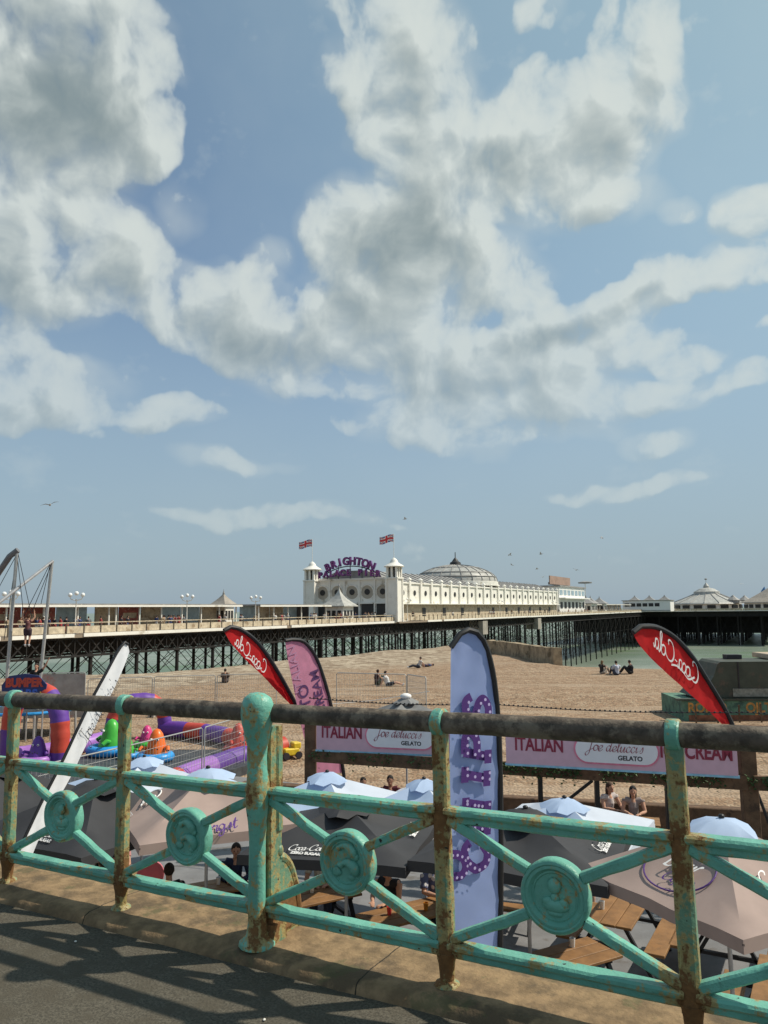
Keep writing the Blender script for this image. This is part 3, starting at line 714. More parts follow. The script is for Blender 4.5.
shelter(17, 38, 4, 12, 'low flat roofed shelter with brown and glazed bays mid way along the deck', [m_cream, m_redw, m_cream, m_glass, m_glass, m_cream])
shelter(43, 61, 4, 12, 'long flat roofed shelter with glass bays just before the arcade towers', [m_glass, m_cream, m_cream, m_glass, m_dark])

def pyramid(mb, c, wx, wy, h, curve=0.0, k=6):
    for i in range(k):
        def ring(t):
            f = (1-t)**(1+curve); return [(c[0]+a*wx/2*f, c[1]+b*wy/2*f, c[2]+h*t) for a, b in ((-1,-1),(1,-1),(1,1),(-1,1))]
        r0, r1 = ring(i/k), ring((i+1)/k)
        mb.add(r0+r1, [(j, (j+1) % 4, 4+(j+1) % 4, 4+j) for j in range(4)])
    return mb
def kiosk(s, y, w, h, rh, lab, curve=.9, mroof=None, mb_=None):
    t = thing('pier_kiosk', lab, 'kiosk', group='small kiosks on the pier'); t.matrix_world = PM @ Matrix.Translation((s, y, DZ-.07))
    MB().box((0,0,h/2), (w, w, h)).build('wall', mb_ or m_white, t)
    for j in range(3):
        MB().box(((j-1)*w*.3, -w/2-.02, h*.55), (w*.2, .06, h*.42)).build('window', m_dark, t)
        MB().box((-w/2-.02, (j-1)*w*.3, h*.55), (.06, w*.2, h*.42)).build('window', m_dark, t)
    pyramid(MB().box((0,0,h+.06), (w*1.35, w*1.35, .14)), (0,0,h+.13), w*1.35, w*1.35, rh, curve).build('roof', mroof or m_slate_l, t)
    MB().lathe([(.12,0),(.16,.2),(.05,.5),(0,.9)], (0,0,h+rh-.15), 8).build('finial', m_slate, t)
def s_of(x):
    r = (x-384)/770; return (r*68.2+33.7)/(.457-.889*r)
kiosk(39, 7, 2.0, 2.9, 1.6, 'grey pyramid roofed kiosk rising above the deck shelters', .3, m_brownr)
kiosk(65.0, 4.0, 3.4, 2.7, 3.4, 'cream ticket kiosk with a tall bell shaped roof before the sign', 1.1)
# lamp posts
lamp_lab = {15:'pier lamp post nearest the shore behind the bungee frame', 80:'tall three globe lamp post rising in front of the red shelter bays', 190:'three globe lamp post mid way along the shelters', 258:'three globe lamp post shortly before the left arcade tower', 405:'three globe lamp post in front of the right arcade tower', 497:'slender lamp post beside the arcade wall past the dome', 551:'slender lamp post near the end of the arcade wall', 577:'slender lamp post in front of the white two storey block'}
m_globe = mat('white_lamp_globe', (.85,.85,.83), rough=.2, var=.01)
L_ = None
for px_, lab in lamp_lab.items():
    if L_ is None:
        L_ = thing('pier_lamp', lab, 'lamp post', group='lamp posts along the pier')
        MB().lathe([(.14,0),(.10,.5),(.055,.6),(.05,3.3),(.08,3.35),(.04,3.5)], n=8).build('pole', m_white, L_, smooth=True)
        MB().tube([(-.62,0,3.62),(-.5,0,3.42),(0,0,3.3),(.5,0,3.42),(.62,0,3.62)], .05, 6).build('bracket', m_white, L_)
        for gx, gz in ((-.62, 3.85), (0, 4.0), (.62, 3.85)): MB().ell((gx,0,gz), .21, n=12, m=8).build('globe', m_globe, L_, smooth=True)
        o = L_
    else: o = copy_tree(L_); o['label'] = lab
    sx = s_of(px_); o.matrix_world = PM @ Matrix.Translation((sx, .4 if not 78 < sx < 232 else -.2, DZ-.07)) @ Matrix.Rotation(-PANG, 4, 'Z')

# arcade towers, sign, building
def tower(s, y, lab):
    t = thing('entrance_tower', lab, 'tower', group='white towers flanking the pier arcade front'); t.matrix_world = PM @ Matrix.Translation((s, y, DZ-.07)); w = 2.1
    MB().box((0,0,3.8), (w, w, 7.6)).build('shaft', m_white, t)
    mb = MB()
    for a in (-1, 1):
        for b in (-1, 1): mb.box((a*w/2, b*w/2, 3.8), (.34, .34, 7.7))
    mb.build('corner_pier', m_white, t)
    MB().box((0,0,7.7), (w+.5, w+.5, .25)).build('cornice', m_white, t)
    MB().box((0,0,8.7), (w*.62, w*.62, 1.9)).build('lantern_core', m_dark, t)
    for a in (-1, 0, 1):
        for b in (-1, 0, 1):
            if a or b: MB().box((a*w*.43, b*w*.43, 8.75), (.36, .36, 1.95)).build('lantern_post', m_white, t)
    MB().lathe([(1.8,0),(1.85,.12),(1.6,.3),(1.05,.62),(.75,.85),(.7,1.05),(.5,1.35),(.2,1.6),(0,1.7)], (0,0,9.7), 16).build('cap_roof', m_white, t, smooth=True)
    return t
TW = ((78.6, .6), (79.0, 18.2))
tower(*TW[0], 'white square tower with a domed cap at the right end of the sign')
tower(*TW[1], 'white square tower with a domed cap at the left end of the sign')
def flag(s, y, lab):
    t = thing('union_flag', lab, 'flag', group='flags above the arcade towers'); t.matrix_world = PM @ Matrix.Translation((s, y, DZ+11.0)) @ Matrix.Rotation(-PANG, 4, 'Z')
    MB().tube([(0,0,0),(0,0,4.6)], .06, 6).build('flagpole', m_white2, t)
    cols_ = [mat('flag_blue', (.05,.07,.25), var=.02) if 'flag_blue' not in bpy.data.materials else bpy.data.materials['flag_blue'], m_white2, bpy.data.materials.get('flag_red') or mat('flag_red', (.6,.05,.06), var=.02)]
    mb = MB(); W, H, nx_, ny_ = 2.5, 1.35, 26, 14
    def P(u, v): return Vector((-.06 - u*W, .16*math.sin(u*7)*u, 3.15 + v*H - .42*u + .12*math.sin(u*6)))
    for i in range(nx_):
        for j in range(ny_):
            u, v = (i+.5)/nx_, (j+.5)/ny_; X = (u-.5)*2; Y = (v-.5)
            c_ = 0; dgl = min(abs(Y-X*.5), abs(Y+X*.5))
            if dgl < .12: c_ = 1
            if dgl < .045: c_ = 2
            if abs(X) < .2 or abs(Y) < .19: c_ = 1
            if abs(X) < .12 or abs(Y) < .11: c_ = 2
            mb.slot(c_).add([P(i/nx_,j/ny_),P((i+1)/nx_,j/ny_),P((i+1)/nx_,(j+1)/ny_),P(i/nx_,(j+1)/ny_)], [(0,1,2,3)])
    mb.build('cloth', cols_, t)
flag(*TW[0], 'small red white and blue flag on the right arcade tower')
flag(*TW[1], 'small red white and blue flag on the left arcade tower')

arc = thing('pier_arcade', 'long cream white arcade hall with round windows and a shallow ribbed dome', 'building'); arc.matrix_world = PM @ Matrix.Translation((80, 1.2, DZ-.07))
AL = 112.0; AW = 18.0     # length, depth
# front gable wall facing the shore, with blind arches
MB().box((-.2, 8.6, 4.0), (.5, 15.6, 8.0)).build('front_wall', m_white, arc)
MB().box((-.55, 8.6, 7.75), (.5, 15.2, .35)).build('front_cornice', m_white, arc)
FM = lambda y, z, dx=-.47: Matrix.Translation((dx, y, z)) @ Matrix.Rotation(R(-90), 4, 'Y')
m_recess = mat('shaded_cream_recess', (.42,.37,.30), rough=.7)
for i in range(5):
    y = 2.2 + i*3.2
    mb = MB(); ringp = [(-.52, y+1.35*math.cos(t), 5.35+1.35*math.sin(t)) for t in [k*math.pi/12 - .3 for k in range(15)]]
    mb.tube(ringp, .16, 6); mb.build('arch_moulding', m_white, arc)
    MB().lathe([(0,0),(1.28,0),(1.28,.05),(0,.05)], (-.44, y, 5.4), 20, Matrix.Rotation(R(-90), 3, 'Y')).build('arch_recess', m_recess, arc)
    MB().lathe([(0,0),(.55,0),(.55,.1),(0,.1)], (-.5, y, 5.4), 16, Matrix.Rotation(R(-90), 3, 'Y')).build('round_window', m_dark, arc)
    MB().box((-.55, y-1.6, 4.0), (.35, .3, 7.6)).build('pilaster', m_white, arc)
    MB().box((-.5, y, 1.7), (.12, 2.5, 3.0)).build('doorway', m_dark if i != 3 else m_redw, arc)
    MB().box((-.75, y, 3.35), (.7, 2.7, .25)).build('door_canopy', m_white, arc)
# long wall to the side
WZ = 7.2
MB().box((AL/2, .15, 1.6), (AL, .3, 3.2)).build('lower_wall', m_cream, arc)
MB().box((AL/2, 0, WZ/2+1.55), (AL, .5, WZ-3.1)).build('upper_wall', m_white, arc)
MB().box((AL/2, -.5, 3.15), (AL, 1.3, .16)).build('canopy_ledge', m_white, arc)
MB().box((AL/2, AW, WZ/2), (AL, .5, WZ)).build('rear_wall', m_white, arc)
MB().box((AL-.2, AW/2, WZ/2), (.4, AW, WZ)).build('end_wall', m_white, arc)
nb = int(AL/5.05)
for i in range(nb+1):
    x = i*5.05+.3
    mb = MB().box((x, -.35, WZ/2+1.75), (.75, .5, WZ-2.6)); pyramid(mb, (x, -.35, WZ+.45), 1.0, .8, .5)
    mb.build('buttress', m_white, arc)
    if i < nb:
        MB().lathe([(0,0),(.5,0),(.5,.08),(0,.08)], (x+2.5, -.27, 5.2), 14, Matrix.Rotation(R(90), 3, 'X')).build('round_window', m_dark, arc)
        MB().box((x+2.5, -.42, 7.0), (4.2, .2, .22)).build('parapet_rail', m_white, arc)
        if i % 2 == 0: MB().box((x+2.2, -.03, 1.35), (1.5, .1, 2.1)).build('shop_door', m_dark, arc)
mb = MB()
def roofp(x0, x1):
    sec = [(0,.3,WZ-.1),(0,6,9.4),(0,AW-6,9.4),(0,AW,WZ-.1)]
    vs = [(x0, y, z) for _, y, z in sec] + [(x1, y, z) for _, y, z in sec]
    mb.add(vs, [(0,1,5,4),(1,2,6,5),(2,3,7,6),(0,3,2,1),(4,5,6,7)])
roofp(0, AL)
for i in range(1, 40): mb.bar((i*2.8,.3,WZ-.02),(i*2.8,6,9.48), .12, .12)
mb.build('glazed_roof', m_slate, arc)
DX, DY = 53, 9.5
MB().lathe([(10.4,7.6),(10.4,8.6),(10.1,8.7)], (DX,DY,0), 48).build('dome_drum', m_white, arc)
pr = [(10.2*math.cos(t)**1.15, 8.7 + 4.3*math.sin(t)) for t in [k*math.pi/2/12 for k in range(12)]] + [(1.0,12.98)]
dm = MB().lathe(pr, (DX,DY,0), 48).build('dome', m_slate_l, arc, smooth=True)
mb = MB()
for k in range(24):
    t = 2*math.pi*k/24; mb.tube([(DX+r*1.004*math.cos(t), DY+r*1.004*math.sin(t), z+.05) for r, z in pr], .09, 5)
for (r, z) in (pr[2], pr[4], pr[7]): mb.tube([(DX+r*1.01*math.cos(t), DY+r*1.01*math.sin(t), z+.03) for t in [k*math.pi/24 for k in range(48)]], .14, 5, closed=True)
mb.build('dome_rib', m_slate, dm)
MB().lathe([(1.5,0),(1.3,.7),(.9,.9),(.5,1.5),(.12,1.9),(.1,3.2),(.0,3.3)], (DX,DY,12.9), 12).build('dome_lantern', m_dark, arc, smooth=True)
# the big arched sign
m_purple = mat('purple_sign_letters', (.10,.035,.17), var=.05); m_signred = mat('violet_letter_faces', (.26,.06,.22), var=.05)
sg = thing('arched_sign', 'arched purple and red lettering BRIGHTON PALACE PIER above the arcade front', 'sign'); sg.matrix_world = PM @ Matrix.Translation((78.2, 9.6, DZ+8.0)) @ Matrix.Rotation(R(-90), 4, 'Z') @ Matrix.Rotation(R(90), 4, 'X')
# local: x right, y up, z towards the shore
def arcletters(word, rad, cx, cy, span, size):
    n = len(word)
    for i, chh in enumerate(word):
        if chh == ' ': continue
        a = R(90) + span/2 - span*(i+.5)/n
        M = Matrix.Translation((cx + rad*math.cos(a), cy + rad*math.sin(a), 0)) @ Matrix.Rotation(a - R(90), 4, 'Z')
        lt = text('letter', chh, size, M, m_purple, sg, bold=.09, thick=.2)
        text('letter_face', chh, size*.9, M @ Matrix.Translation((0,0,.24)), m_signred, lt, bold=.03, thick=.01)
arcletters('BRIGHTON', 11, 0, -8.05, R(57), 1.95)
for i, chh in enumerate('PALACE PIER'):
    if chh == ' ': continue
    t_ = (i-5)/5; M = Matrix.Translation((t_*6.1, .5 + .35*(1-t_*t_), .3))
    lt = text('letter', chh, 1.6, M, m_purple, sg, bold=.07, thick=.2); text('letter_face', chh, 1.45, M @ Matrix.Translation((0,0,.24)), m_signred, lt, bold=.03, thick=.01)
mb = MB(); mb.tube([(11*math.cos(R(90)+R(33)-R(66)*k/16)*1.0, -8.9+11*math.sin(R(90)+R(33)-R(66)*k/16), -.3) for k in range(17)], .1, 5)
for k in (-5,-2.5,0,2.5,5): mb.tube([(k,-.2,-.3),(k,2.4,-.3)], .08, 5)
mb.build('sign_frame', m_iron, sg)

# two storey block beyond, with rooftop board
t = thing('two_storey_block', 'white two storey pier block with a brown board on its roof', 'building'); t.matrix_world = PM @ Matrix.Translation((194, 1.0, DZ-.07))
MB().box((18, 9, 4.4), (35, 18, 8.8)).build('wall', m_white2, t)
MB().box((18, -1.0, 5.2), (35, 2.0, .3)).build('balcony', m_white2, t)
for k in range(7): MB().box((3+k*5, -.05, 7.0), (3.4, .12, 1.6)).build('window', m_glass, t)
for k in range(7): MB().box((3+k*5, -.05, 3.0), (2.6, .12, 2.0)).build('window', m_dark, t)
MB().box((18, 9, 9.0), (36, 19, .4)).build('roof', m_slate, t)
MB().box((14, 3, 11.0), (26, .3, 2.6)).build('rooftop_board', mat('brown_hoarding', (.33,.22,.17), var=.15, vscale=.5), t)
MB().box((14, 3.6, 9.9), (24, .3, .8)).build('board_frame', m_slate, t)
# low shelters and little pavilions beyond
shelter(234, 330, 3, 13, 'low shelter roof running on beyond the white two storey block', [m_glass, m_cream, m_glass, m_white], DZ+3.2)
for sx, yy, w_, lb in ((240,3,5,'first small pyramid roofed pavilion past the white block'),(252,4,4,'second small pyramid roofed pavilion past the white block'),(268,4,4.5,'third small pavilion past the white block, below the mast')):
    kiosk(sx, yy, w_, 3.6, 2.6, lb, .4, m_slate)
mst = thing('floodlight_mast', 'tall thin mast with a flat dark ring of lights at its top', 'mast'); mst.matrix_world = PM @ Matrix.Translation((262, 8, DZ-.07))
MB().tube([(0,0,0),(0,0,11.6)], .13, 8).build('pole', m_white, mst); MB().lathe([(.3,0),(2.6,.15),(2.7,.6),(1.2,.9),(0,1.0)], (0,0,11.5), 14).build('light_ring', m_slate, mst)
t = thing('white_pavilion', 'white flat fronted pavilion with three small dark pyramid roofs', 'building'); t.matrix_world = PM @ Matrix.Translation((346, -12, DZ-.07))
MB().box((7, 10, 2.6), (14, 22, 5.2)).build('wall', m_white2, t); MB().box((7, 10, 5.35), (15, 23, .3)).build('roof', m_slate, t)
for k in range(3): pyramid(MB(), (4+k*1.5, 2+k*7.2, 5.5), 5.2, 5.2, 2.6, .6).build('spire_roof', m_slate, t)
for k in range(6): MB().box((-.05, 5+k*2.8, 3.2), (.12, 2.2, 1.6)).build('window', m_dark, t)
MB().box((-.08, 10, .5), (.1, 22, .35)).build('plinth_band', m_slate, t)
# octagonal big-top style hall
t = thing('tent_roofed_hall', 'wide pale tent roofed hall with a cupola at the pier head', 'building'); t.matrix_world = PM @ Matrix.Translation((424, -23, DZ-.07))
MB().lathe([(17.5,0),(17.5,3.6)], n=16).build('wall', m_white, t); 
MB().lathe([(19.5,3.5),(18.9,4.1),(10,7.6),(7.0,9.0),(6.8,10.2),(6.9,10.3),(4.0,12.0),(1.6,12.6),(1.5,13.6),(0,15.6)], n=16).build('roof', m_slate_l, t)
mb = MB()
for k in range(16):
    a = 2*math.pi*k/16; mb.tube([(r*math.cos(a), r*math.sin(a), z+.1) for r, z in ((18.9,4.1),(10,7.6),(7,9.0))], .22, 5)
mb.build('roof_rib', m_slate, t)
for k in range(16):
    a = 2*math.pi*(k+.5)/16; MB().box((17.3*math.cos(a),17.3*math.sin(a),1.9), (1.0,4.2,1.9), Matrix.Rotation(a,3,'Z')).build('window', m_dark, t)
MB().lathe([(.1,0),(.1,1.5),(.7,1.7),(.7,2.2),(0,2.6)], (0,0,15.4), 8).build('finial', m_slate, t)
for k in range(3):
    MB().lathe([(3.2,0),(3.2,1.4),(3.6,1.5),(1.2,3.2),(0,4.4)], (-9+k*13, -14+k*1.0-6*(k % 2), 3.9), 10).build('side_turret', m_slate, t)
t = thing('domed_hall', 'low grey brown cone roofed hall at the far right end of the pier head', 'building'); t.matrix_world = PM @ Matrix.Translation((396, -60, DZ-.07))
MB().lathe([(17,0),(17,3.8)], n=24).build('wall', m_white, t)
MB().lathe([(19,3.7)] + [(18.6,4.1),(14,6.2),(9.5,8.8),(6,11.0),(3.4,12.0),(3.2,12.6),(1.2,13.2),(.3,15.5),(0,15.6)], n=24).build('dome_roof', m_brownr, t)
for k in range(24):
    a = 2*math.pi*(k+.5)/24; MB().box((16.9*math.cos(a),16.9*math.sin(a),2.0), (.6,2.8,1.8), Matrix.Rotation(a,3,'Z')).build('window', m_dark, t)
t = thing('helter_skelter', 'slim blue capped tower between the two halls at the pier head', 'ride'); t.matrix_world = PM @ Matrix.Translation((440, -52, DZ-.07))
MB().lathe([(2.0,0),(1.4,9)], n=12).build('shaft', m_white, t); MB().lathe([(1.9,9),(1.9,10.4),(.4,12.4),(0,13)], n=12).build('cap', mat('blue_cap', (.06,.18,.36)), t)
MB().tube([(2.2*math.cos(k*.5), 2.2*math.sin(k*.5), 8.6-k*.28) for k in range(30)], .35, 6).build('slide', m_slate, t)

# ------------------------------------------------------------------ sign fence, feather flags
m_timber = mat('weathered_timber', (.13,.075,.042), rough=.8, var=.3, vscale=5, bump=.004, dirt=(.05,.03,.02), dirt_amt=.25)
m_timber_l = mat('pine_boards', (.25,.13,.05), rough=.6, var=.22, vscale=4, bump=.003, dirt=(.28,.14,.05), dirt_amt=.25, dscale=3)
m_blackm = mat('black_steel', (.018,.018,.02), rough=.45, var=.1)
m_pinkb = mat('pale_pink_board', (.66,.42,.50), rough=.5, var=.04); m_logo = mat('white_logo_panel', (.80,.78,.80), rough=.5, var=.02)
m_wine = mat('dark_red_lettering', (.27,.03,.06), var=.05); m_ink = mat('black_lettering', (.03,.025,.03)); m_bluetrim = mat('pale_blue_trim', (.28,.52,.66))
m_bpanel = mat('pale_blue_board', (.50,.66,.76), rough=.5, var=.03); m_rose = mat('rose_outline', (.72,.22,.32))
m_ivy = mat('ivy_leaves', (.045,.09,.025), rough=.6, var=.5, vscale=20)

def stadium(w, h, n=14):
    r = h/2; P = [(w/2-r + r*math.cos(a), r*math.sin(a)) for a in [-math.pi/2+math.pi*k/n for k in range(n+1)]]
    return P + [(-x, -y) for x, y in P]
def sign_board(a, b, label, full=True, name='sign_board', extent=None):
    a, b = Vector((*a, 0)), Vector((*b, 0)); d = b-a; L = d.length; H = .78
    t = thing(name, label, 'sign', group='advertising boards along the terrace edge'); t.matrix_world = frame(((a.x+b.x)/2, (a.y+b.y)/2, 2.36+H/2), d, (0,0,1))
    bd = MB().box((0,0,-.03), (L, H, .05)).build('board', m_pinkb if full else m_bpanel, t)
    MB().box((0,-H/2-.02,-.03), (L+.04, .04, .07)).build('edge_trim', m_bluetrim if full else m_logo, t)
    if full:
        MB().prism(stadium(1.62, .56), .012, Matrix.Translation((0,-.03,.006))).build('logo_outline', m_rose, t)
        MB().prism(stadium(1.55, .49), .012, Matrix.Translation((0,-.03,.016))).build('logo_panel', m_logo, t)
        script('logo_script', "Joe delucci's", .225, Matrix.Translation((-.03,.03,.025)), m_wine, t, nib=.045, ang=30)
        text('small_lettering', 'GELATO', .12, Matrix.Translation((.26,-.17,.026)), m_ink, t, bold=.004)
        text('lettering', 'ITALIAN', .37, Matrix.Translation((-L*.345,.0,.004)), m_wine, t, bold=.011, xs=.72)
        text('lettering', 'ICE CREAM', .37, Matrix.Translation((L*.335,.0,.004)), m_wine, t, bold=.011, xs=.70)
    else:
        text('lettering', 'COFFEE', .34, Matrix.Translation((0,.1,.004)), m_logo, t, bold=.004, xs=.8) if False else None
        MB().box((0,-.12,.002), (L*.9, .03, .01)).build('painted_line', m_ink, t)
    return t
sign_board((-1.6,18.1), (2.2,16.95), 'pink ice cream board with a white logo panel, left of the tall lilac flag')
sign_board((2.45,16.3), (6.55,14.85), 'pink ice cream board with a white logo panel, right of the tall lilac flag')
sign_board((7.45,14.95), (10.5,14.1), 'plain pale blue board at the right edge beyond the thick timber post', False)
fr = thing('timber_screen', 'dark timber post and beam screen carrying the pink boards, ivy trailing below', 'fence')
FP = [(-1.75,18.2),(2.3,16.65),(6.85,15.0),(11,13.8)]
for i, (x, y) in enumerate(FP):
    w_ = .3 if i == 2 else (.27 if i == 0 else .12)
    MB().box((x, y+.12, 1.62), (w_, .16, 3.24)).build('post', m_timber, fr, bevel=.01)
for (a, b) in zip(FP, FP[1:]):
    for z, h in ((2.2, .26), (3.2, .1)):
        MB().bar((a[0]+.06,a[1]+.03,z), (b[0]-.06,b[1]+.03,z), .09, h).build('beam', m_timber, fr)
for s_ in ((3.2,16.4,.0),(4.3,16.1,0),(5.6,15.7,0)):
    MB().bar((s_[0],s_[1]+.25,2.1), (s_[0]-.02,s_[1]+.25,0), .09, .09).build('inner_post', m_blackm, fr)
MB().bar((2.6,16.9,.6), (4.2,16.3,2.0), .06, .06).build('diagonal_strut', m_blackm, fr)
mb = MB(); r3 = random.Random(3)
def leaf(mb, p, s, r):
    a = r.uniform(0, 6.28); t = r.uniform(-.8, .8); e = Euler((r.uniform(-1,1), t, a)).to_matrix()
    mb.add([p + e @ Vector(q)*s for q in ((0,0,0),(.5,.35,.1),(1,0,0),(.5,-.35,.1))], [(0,1,2,3)])
for k in range(1700):
    i = r3.choice((0,1,1,1,2)); a, b = Vector((*FP[i], 0)), Vector((*FP[i+1], 0)); f = r3.random()
    if mnoise.noise(Vector((f*9+i*7, 0, 0))) < -.12: continue
    p = a.lerp(b, f); dz = abs(r3.gauss(0, .13)); leaf(mb, Vector((p.x, p.y-.08+r3.uniform(-.05,.08), 2.33 - dz)), .075, r3)
o = mb.build('ivy', m_ivy, fr)
# wire with tiny bulbs over the boards
t = thing('bulb_string', 'dark wire of tiny bulbs strung along the top of the pink boards', 'string lights')
mb = MB(); bb = MB()
for (a, b) in zip(FP, FP[1:]):
    n_ = int((Vector(b)-Vector(a)).length/.095)
    pts = [(a[0]+(b[0]-a[0])*k/n_, a[1]+(b[1]-a[1])*k/n_ - .05, 3.5 - .06*math.sin(math.pi*k/n_)) for k in range(n_+1)]
    mb.tube(pts, .008, 4)
    for p in pts: bb.ell((p[0], p[1], p[2]+.008), (.022,.022,.022), n=6, m=4)
mb.build('wire', m_blackm, t); bb.build('bulbs', m_blackm, t)['kind'] = 'stuff'

m_red = mat('red_flag_cloth', (.72,.03,.035), rough=.6, var=.06, trans=.55); m_wcloth = mat('white_flag_cloth', (.88,.89,.92), rough=.6, var=.03, trans=.12)
m_pcloth = mat('pink_flag_cloth', (.72,.34,.48), rough=.6, var=.06, trans=.5); m_lcloth = mat('lilac_flag_cloth', (.42,.52,.80), rough=.6, var=.04, vscale=1.5, trans=.4)
m_wlet = mat('white_lettering', (.80,.78,.76), var=.02); m_plet = mat('purple_lettering', (.085,.03,.19), var=.04)
PLN = [17, 0, 0]
def aty_p(x, y, off=0.0):
    # point on the (slightly turned) upright plane of the current flag
    r = ray(x, y); u = r.x/r.y; Y0, X0, k = PLN; Yp = (Y0 - off - k*X0)/(1 - k*u); return Vector((u*Yp, Yp, EYE + r.z/r.y*Yp))
def feather(label, Y, edgeL, edgeR, cloth, polew=.05, foot=None, billow=.012, turn=.6):
    """edgeL / edgeR: outline points seen at depth Y (top to bottom); the pole runs up edgeR"""
    t = thing('feather_flag', label, 'flag', (0,0,0), 0, 'feather flags on curved poles')
    PLN[:] = [Y, aty(*edgeR[-1], Y).x, turn]
    A = [aty_p(x, y) for x, y in edgeL]; B = [aty_p(x, y) for x, y in edgeR]
    def resample(P, n):
        P = catmull(P, 8); ln = [0]
        for p, q_ in zip(P, P[1:]): ln.append(ln[-1] + (q_-p).length)
        out_ = []; j = 0
        for k in range(n+1):
            d = ln[-1]*k/n
            while j < len(ln)-2 and ln[j+1] < d: j += 1
            out_.append(P[j].lerp(P[j+1], (d-ln[j])/max(1e-6, ln[j+1]-ln[j])))
        return out_
    n = 30; A = resample(A, n); B = resample(B, n); mb = MB(); W = 8
    def pt(i, j):
        f = j/W; p = A[i].lerp(B[i], f); return Vector((p.x, p.y + billow*math.sin(f*3.1)*math.sin(i*.35+1) + .010*math.sin(i*1.1+f*7) + .005*math.sin(i*2.3-f*11), p.z))
    for side in (-1, 1):
        base = len(mb.v); mb.v += [pt(i, j) + Vector((0, side*.004, 0)) for i in range(n+1) for j in range(W+1)]
        for i in range(n):
            for j in range(W): a = base + i*(W+1)+j; mb.f.append([a, a+1, a+W+2, a+W+1]); mb.m.append(0)
    mb.build('cloth', cloth, t, smooth=True)
    foot = foot or (B[-1].x + (B[-1].x-B[-6].x)*.8, Y+.05, 0)
    pole = [b + Vector((.012, 0, .012)) for b in B] + [B[-1].lerp(Vector(foot), k/4) for k in range(1, 5)]
    pole = [A[0] + Vector((0,0,.01))] + pole if (A[0]-B[0]).length > .05 else pole
    MB().tube(pole, [polew]*(len(B)+1) + [polew*.6]*(len(pole)-len(B)-1), 8).build('pole', m_blackm, t, smooth=True)
    MB().lathe([(.24,0),(.24,.05),(.05,.08),(.04,.25)], foot, 14).build('base', m_blackm, t)
    return t
def on(x, y, Y, off=.07): return aty_p(x, y, off)
def fmat(x0, y0, x1, y1, Y, off=.03):
    """frame whose x axis runs from pixel 0 to pixel 1 on the plane at depth Y"""
    a, b = on(x0,y0,Y,off), on(x1,y1,Y,off); x = (b-a); nv_ = Vector((PLN[2], -1, 0)).normalized(); return frame((a+b)/2, x, nv_.cross(x)), x.length
# red, left
Y = 19.0
t = feather('red feather flag with mirrored white script, leaning left of the pink flag', Y, [(224,631),(231,643),(246,660),(262,675),(276,690),(292,706)], [(230,627.5),(240,630),(254,640),(267,656),(280,677),(290,695),(297,708)], m_red, .05, turn=1.0, foot=(-1.15,19.05,0))
M, L = fmat(234, 640, 267, 671, Y); script('script_lettering', 'Coca-Cola', L/4.6, M, m_wlet, t, nib=.06, mirror=True, swash=True)
# red, right
Y = 17.2
t = feather('red feather flag with mirrored white script, leaning above the right hand board', Y, [(633,633),(641,647),(658,665),(680,685),(702,705),(722,724)], [(640,627),(656,628),(674,638),(692,658),(708,683),(722,706),(731,724)], m_red, .055, foot=(8.5,17.3,0))
M, L = fmat(650, 639, 700, 680, Y); script('script_lettering', 'Coca-Cola', L/4.6, M, m_wlet, t, nib=.06, mirror=True, swash=True)
# pink
m_plum = mat('dark_plum_lettering', (.07,.025,.10), var=.04)
Y = 19.4
t = feather('pink feather flag reading GELATO and ICE CREAM up its length', Y, [(285,641),(289,665),(294,690),(299,715),(306,745),(315,773)], [(291,640),(303,642),(314,655),(322,675),(329,700),(336,733),(343,773)], m_pcloth, .045, turn=1.0, foot=(-.85,19.5,0))
M, L = fmat(314, 748, 303, 684, Y); text('lettering', 'GELATO', .42, M, m_plum, t, bold=.006, xs=.95)
M, L = fmat(329, 744, 313, 664, Y); text('lettering', 'ICE CREAM', .37, M, m_plum, t, bold=.006, xs=.92)
M, L = fmat(300, 690, 292, 648, Y); text('faint_lettering', 'ITALIAN', .34, M, mat('faded_mauve_lettering', (.40,.20,.32)), t, bold=.0, xs=.9)
# white, far left
Y = 10.5
t = feather('white feather flag with a dark pole, leaning right over the black parasols', Y, [(128,645),(129,652),(120,676),(107,702),(92,733),(74,770),(54,808),(36,846),(28,866)], [(124,643),(117,652),(104,676),(91,700),(77,729),(60,765),(42,800),(24,838),(15,858)], m_wcloth, .022, turn=1.3, foot=(-4.95,10.6,0), billow=.008)
M, L = fmat(78, 752, 118, 672, Y); script('script_lettering', "Joe delucci's", L/6.2, M @ Matrix.Translation((0,-.01,0)), m_ink, t, nib=.035, minw=.4)
